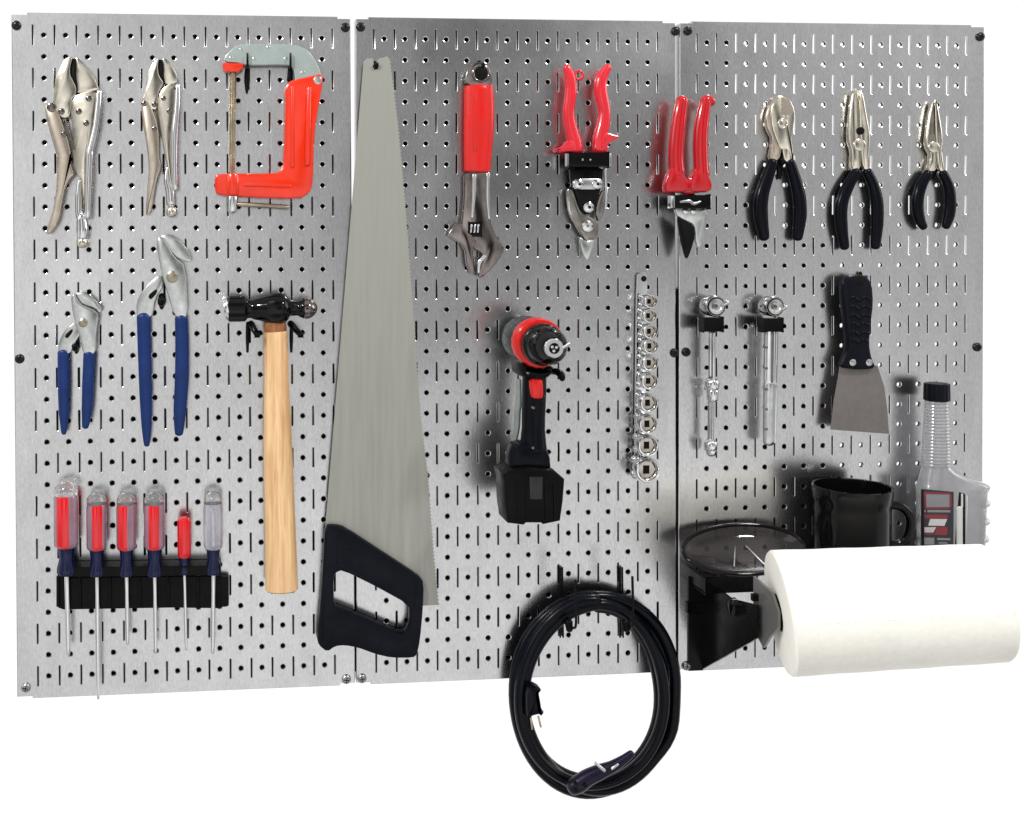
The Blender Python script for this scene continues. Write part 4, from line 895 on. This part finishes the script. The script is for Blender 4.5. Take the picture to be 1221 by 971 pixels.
# ------------------------------------------------------------------ coiled extension cord and its hooks
t = thing('extension_cord', 'coiled black extension cord hanging below the board edge', 'cord', V((709, 950), 1.3))
pts, TURN, SEG = [], 4, 36
cxp, cyp = 709.5, 828.0
lay = [(-12.5, .30), (0, .0), (12, .35), (-7, .85), (4, .9), (-13.5, -.2), (3, .5)]
for i in range(TURN*SEG+1):
    a = -PI/2+2*PI*i/SEG; u = i/SEG; k0 = int(u) % 7; k1 = (k0+1) % 7; w = u-int(u); w = w*w*(3-2*w)
    off = lay[k0][0]*(1-w)+lay[k1][0]*w; dd = lay[k0][1]*(1-w)+lay[k1][1]*w
    off += 1.6*math.sin(3*a+k0*2.1)
    tight = 1-.45*max(0, -math.sin(a))**2           # bunched where it lies on the hooks
    rx, ry = 87.5+off*tight, 110.5+off*tight
    bulge = 5*math.exp(-((math.cos(a-.42)-1)/.03)**2) if k0 in (2, 4) else 0
    x = cxp+(rx+bulge)*math.cos(a)+7*math.sin(a)*-.35; y = cyp+ry*math.sin(a)
    pts.append(V((x, y), .52+dd*.8))
b = B(); b.tube3(pts, .285, 1, 14, 2); ob('cable', b, M['cord'], t)
R4 = lambda *p: f('R4', *p); R1 = lambda *p: f('R1', *p)
b = B(); b.poly(R4((300, 120), (410, 100), (505, 150), (495, 175), (470, 200), (496, 330), (500, 410), (540, 440), (530, 465), (420, 480), (350, 510), (300, 500)), 1.0, 1.9, .2, 1); pg = ob('plug', b, M['cord'], t)
for q in (((452, 480), (485, 615)), ((356, 500), (372, 645))):
    b = B(); b.tube(R4(*q), [1.3, 1.1], 1.45, .5, 8); ob('plug_pin', b, M['brass'], pg)
b = B(); b.tube(R1((260, 650), (330, 610), (430, 540), (560, 480), (700, 420), (830, 340), (920, 270)), [9, 10.5, 9.8, 9, 7, 5.5, 4.2], 2.15, .9, 16); cn_ = ob('connector', b, M['plugviolet'], t)
b = B(); b.tube(R1((512, 372), (618, 462)), [1.6, 1.8], 2.75, .6); b.tube(R1((700, 440), (768, 392)), [1.6, 1.4], 2.5, .6); ob('latch_bar', b, M['steel'], cn_)
for p in R1((300, 690), (405, 630), (290, 600)): ob('connector_slot', B().disc(p, 2.2, 2.3, 2.62, .02, 10), M['slot'], cn_)
for (ba, bb_, fx, lb_) in (((667, 677), (670.5, 677), (686, 692), 'double wire hook under the left of the coiled cord'), ((738.5, 677), (742, 677), (754, 688), 'double wire hook under the right of the coiled cord')):
    tt = thing('cord_hook', lb_, 'hook', V(ba, 0), 'wire hooks for the cord')
    for p in (ba, bb_):
        b = B(); b.tube([p, (p[0]+.5, 715), (p[0]+1, 760)], [1.1, 1.1, 1.1], .12, 1, 8); ob('back_wire', b, M['blkmetal'], tt)
    b = B(); o1 = V((bb_[0], 738), .12); e1 = V((fx[0], 748), 2.5); e2 = V(fx, 2.6)
    b.tube3([o1, o1*.5+e1*.5+Vector((0, 0, -.1)), e1, e1*.6+e2*.4+Vector((0, -.08, 0)), e2], [.06]*5, 1, 10, 6); ob('prong', b, M['blkmetal'], tt)
    b = B(); b.tube3([V((fx[0]-8, 742), 1.7), V((fx[0]-7, 751), 1.75)], [.2, .16], 1, 12); ob('rubber_tip', b, M['blk'], tt)

# ------------------------------------------------------------------ camera
cd = bpy.data.cameras.new('camera'); cam = bpy.data.objects.new('camera', cd); col.objects.link(cam); sc.camera = cam
cd.sensor_fit = 'HORIZONTAL'; cd.sensor_width = 36.0; cd.lens = F/IW*36.0
cd.shift_x = (IW/2-PX)/IW; cd.shift_y = (PY-IH/2)/IW; cd.clip_start = 0.01; cd.clip_end = 100
axes = [Vector((r[0], -r[2], r[1])) for r in ROT]      # camera x, y, z in world terms
mw = Matrix.Identity(4)
for j in range(3):
    for i in range(3): mw[i][j] = axes[j][i]
mw.translation = Vector((CX, -CZ, CY))*S
cam.matrix_world = mw

# ------------------------------------------------------------------ light: white backdrop, bright and dark patches added for reflections, two lamps
W = bpy.data.worlds.new('World'); sc.world = W; W.use_nodes = True; nt = W.node_tree; L = nt.links.new
bg = nt.nodes['Background']; tc = N(nt, 'ShaderNodeTexCoord')
def blob(v, ro, ri, amt, prev):
    v = Vector(v).normalized()
    dt = N(nt, 'ShaderNodeVectorMath', operation='DOT_PRODUCT'); dt.inputs[1].default_value = v; L(tc.outputs['Generated'], dt.inputs[0])
    mr = N(nt, 'ShaderNodeMapRange', interpolation_type='SMOOTHSTEP', i_1=math.cos(math.radians(ro)), i_2=math.cos(math.radians(ri)), i_3=0.0, i_4=amt)
    L(dt.outputs['Value'], mr.inputs[0])
    a = N(nt, 'ShaderNodeMath', operation='ADD'); L(mr.outputs[0], a.inputs[0])
    if isinstance(prev, float): a.inputs[1].default_value = prev
    else: L(prev.outputs[0], a.inputs[1])
    return a
def toward(X, Y): return (X-CX, -CZ, Y-CY)
e = blob(toward(22.5, 26), 19, 4, -0.60, 0.67)
e = blob(toward(45, 24), 11, 3, -0.08, e)
e = blob(toward(30, 17), 9, 2, 0.14, e)
e = blob(toward(37, 30), 7, 2, 0.14, e)
e = blob(toward(4, 0), 30, 8, 0.27, e)
e = blob(toward(22, 1), 24, 4, 0.22, e)
e = blob(toward(36, 10), 14, 3, 0.20, e)
e = blob(toward(0, 22), 11, 3, 0.38, e)
e = blob(toward(12.5, 26.5), 8, 2, 0.5, e)
def sph(az, el):
    a, l = math.radians(az), math.radians(el); return (math.sin(a)*math.cos(l), -math.cos(a)*math.cos(l), math.sin(l))
for az, el, ro, ri, am in ((-40, 5, 17, 8, -.5), (-66, 22, 14, 10, 2.4), (-60, -28, 20, 8, -.4), (58, 2, 15, 7, -.5), (82, 18, 17, 11, 4.0), (50, 42, 16, 6, -.5), (8, 40, 20, 9, -.5), (-20, 52, 11, 8, 2.0), (5, -50, 24, 10, -.4), (62, -40, 20, 10, -.4)):
    e = blob(sph(az, el), ro, ri, am, e)
mx = N(nt, 'ShaderNodeMath', operation='MAXIMUM'); mx.inputs[1].default_value = 0.06; L(e.outputs[0], mx.inputs[0])
dt = N(nt, 'ShaderNodeVectorMath', operation='DOT_PRODUCT'); dt.inputs[1].default_value = (0, 1, 0); L(tc.outputs['Generated'], dt.inputs[0])
bk = N(nt, 'ShaderNodeMapRange', interpolation_type='SMOOTHSTEP', i_1=-0.06, i_2=0.08); L(dt.outputs['Value'], bk.inputs[0])
mix = N(nt, 'ShaderNodeMix', data_type='FLOAT'); L(bk.outputs[0], mix.inputs[0]); L(mx.outputs[0], mix.inputs[2]); mix.inputs[3].default_value = 1.06
L(mix.outputs[0], bg.inputs['Color']); bg.inputs['Strength'].default_value = 1.0
for nm, loc, aim, en in (('studio_lamp', (-24, -46, 58), (14, 0, 16), 18.0), ('studio_lamp', (62, -44, 70), (30, 0, 14), 19.0)):
    ld = bpy.data.lights.new(nm, 'AREA'); ld.shape = 'DISK'; ld.size = 0.14; ld.energy = en; ld.color = (1.0, 0.985, 0.96)
    lo = bpy.data.objects.new(nm, ld); col.objects.link(lo); lo.location = Vector(loc)*S
    lo.rotation_euler = (Vector(aim)-Vector(loc)).to_track_quat('-Z', 'Y').to_euler()
sc.view_settings.view_transform = 'Standard'; sc.view_settings.look = 'None'
sc.view_settings.exposure = 0.0; sc.view_settings.gamma = 1.0; sc.view_settings.use_curve_mapping = False
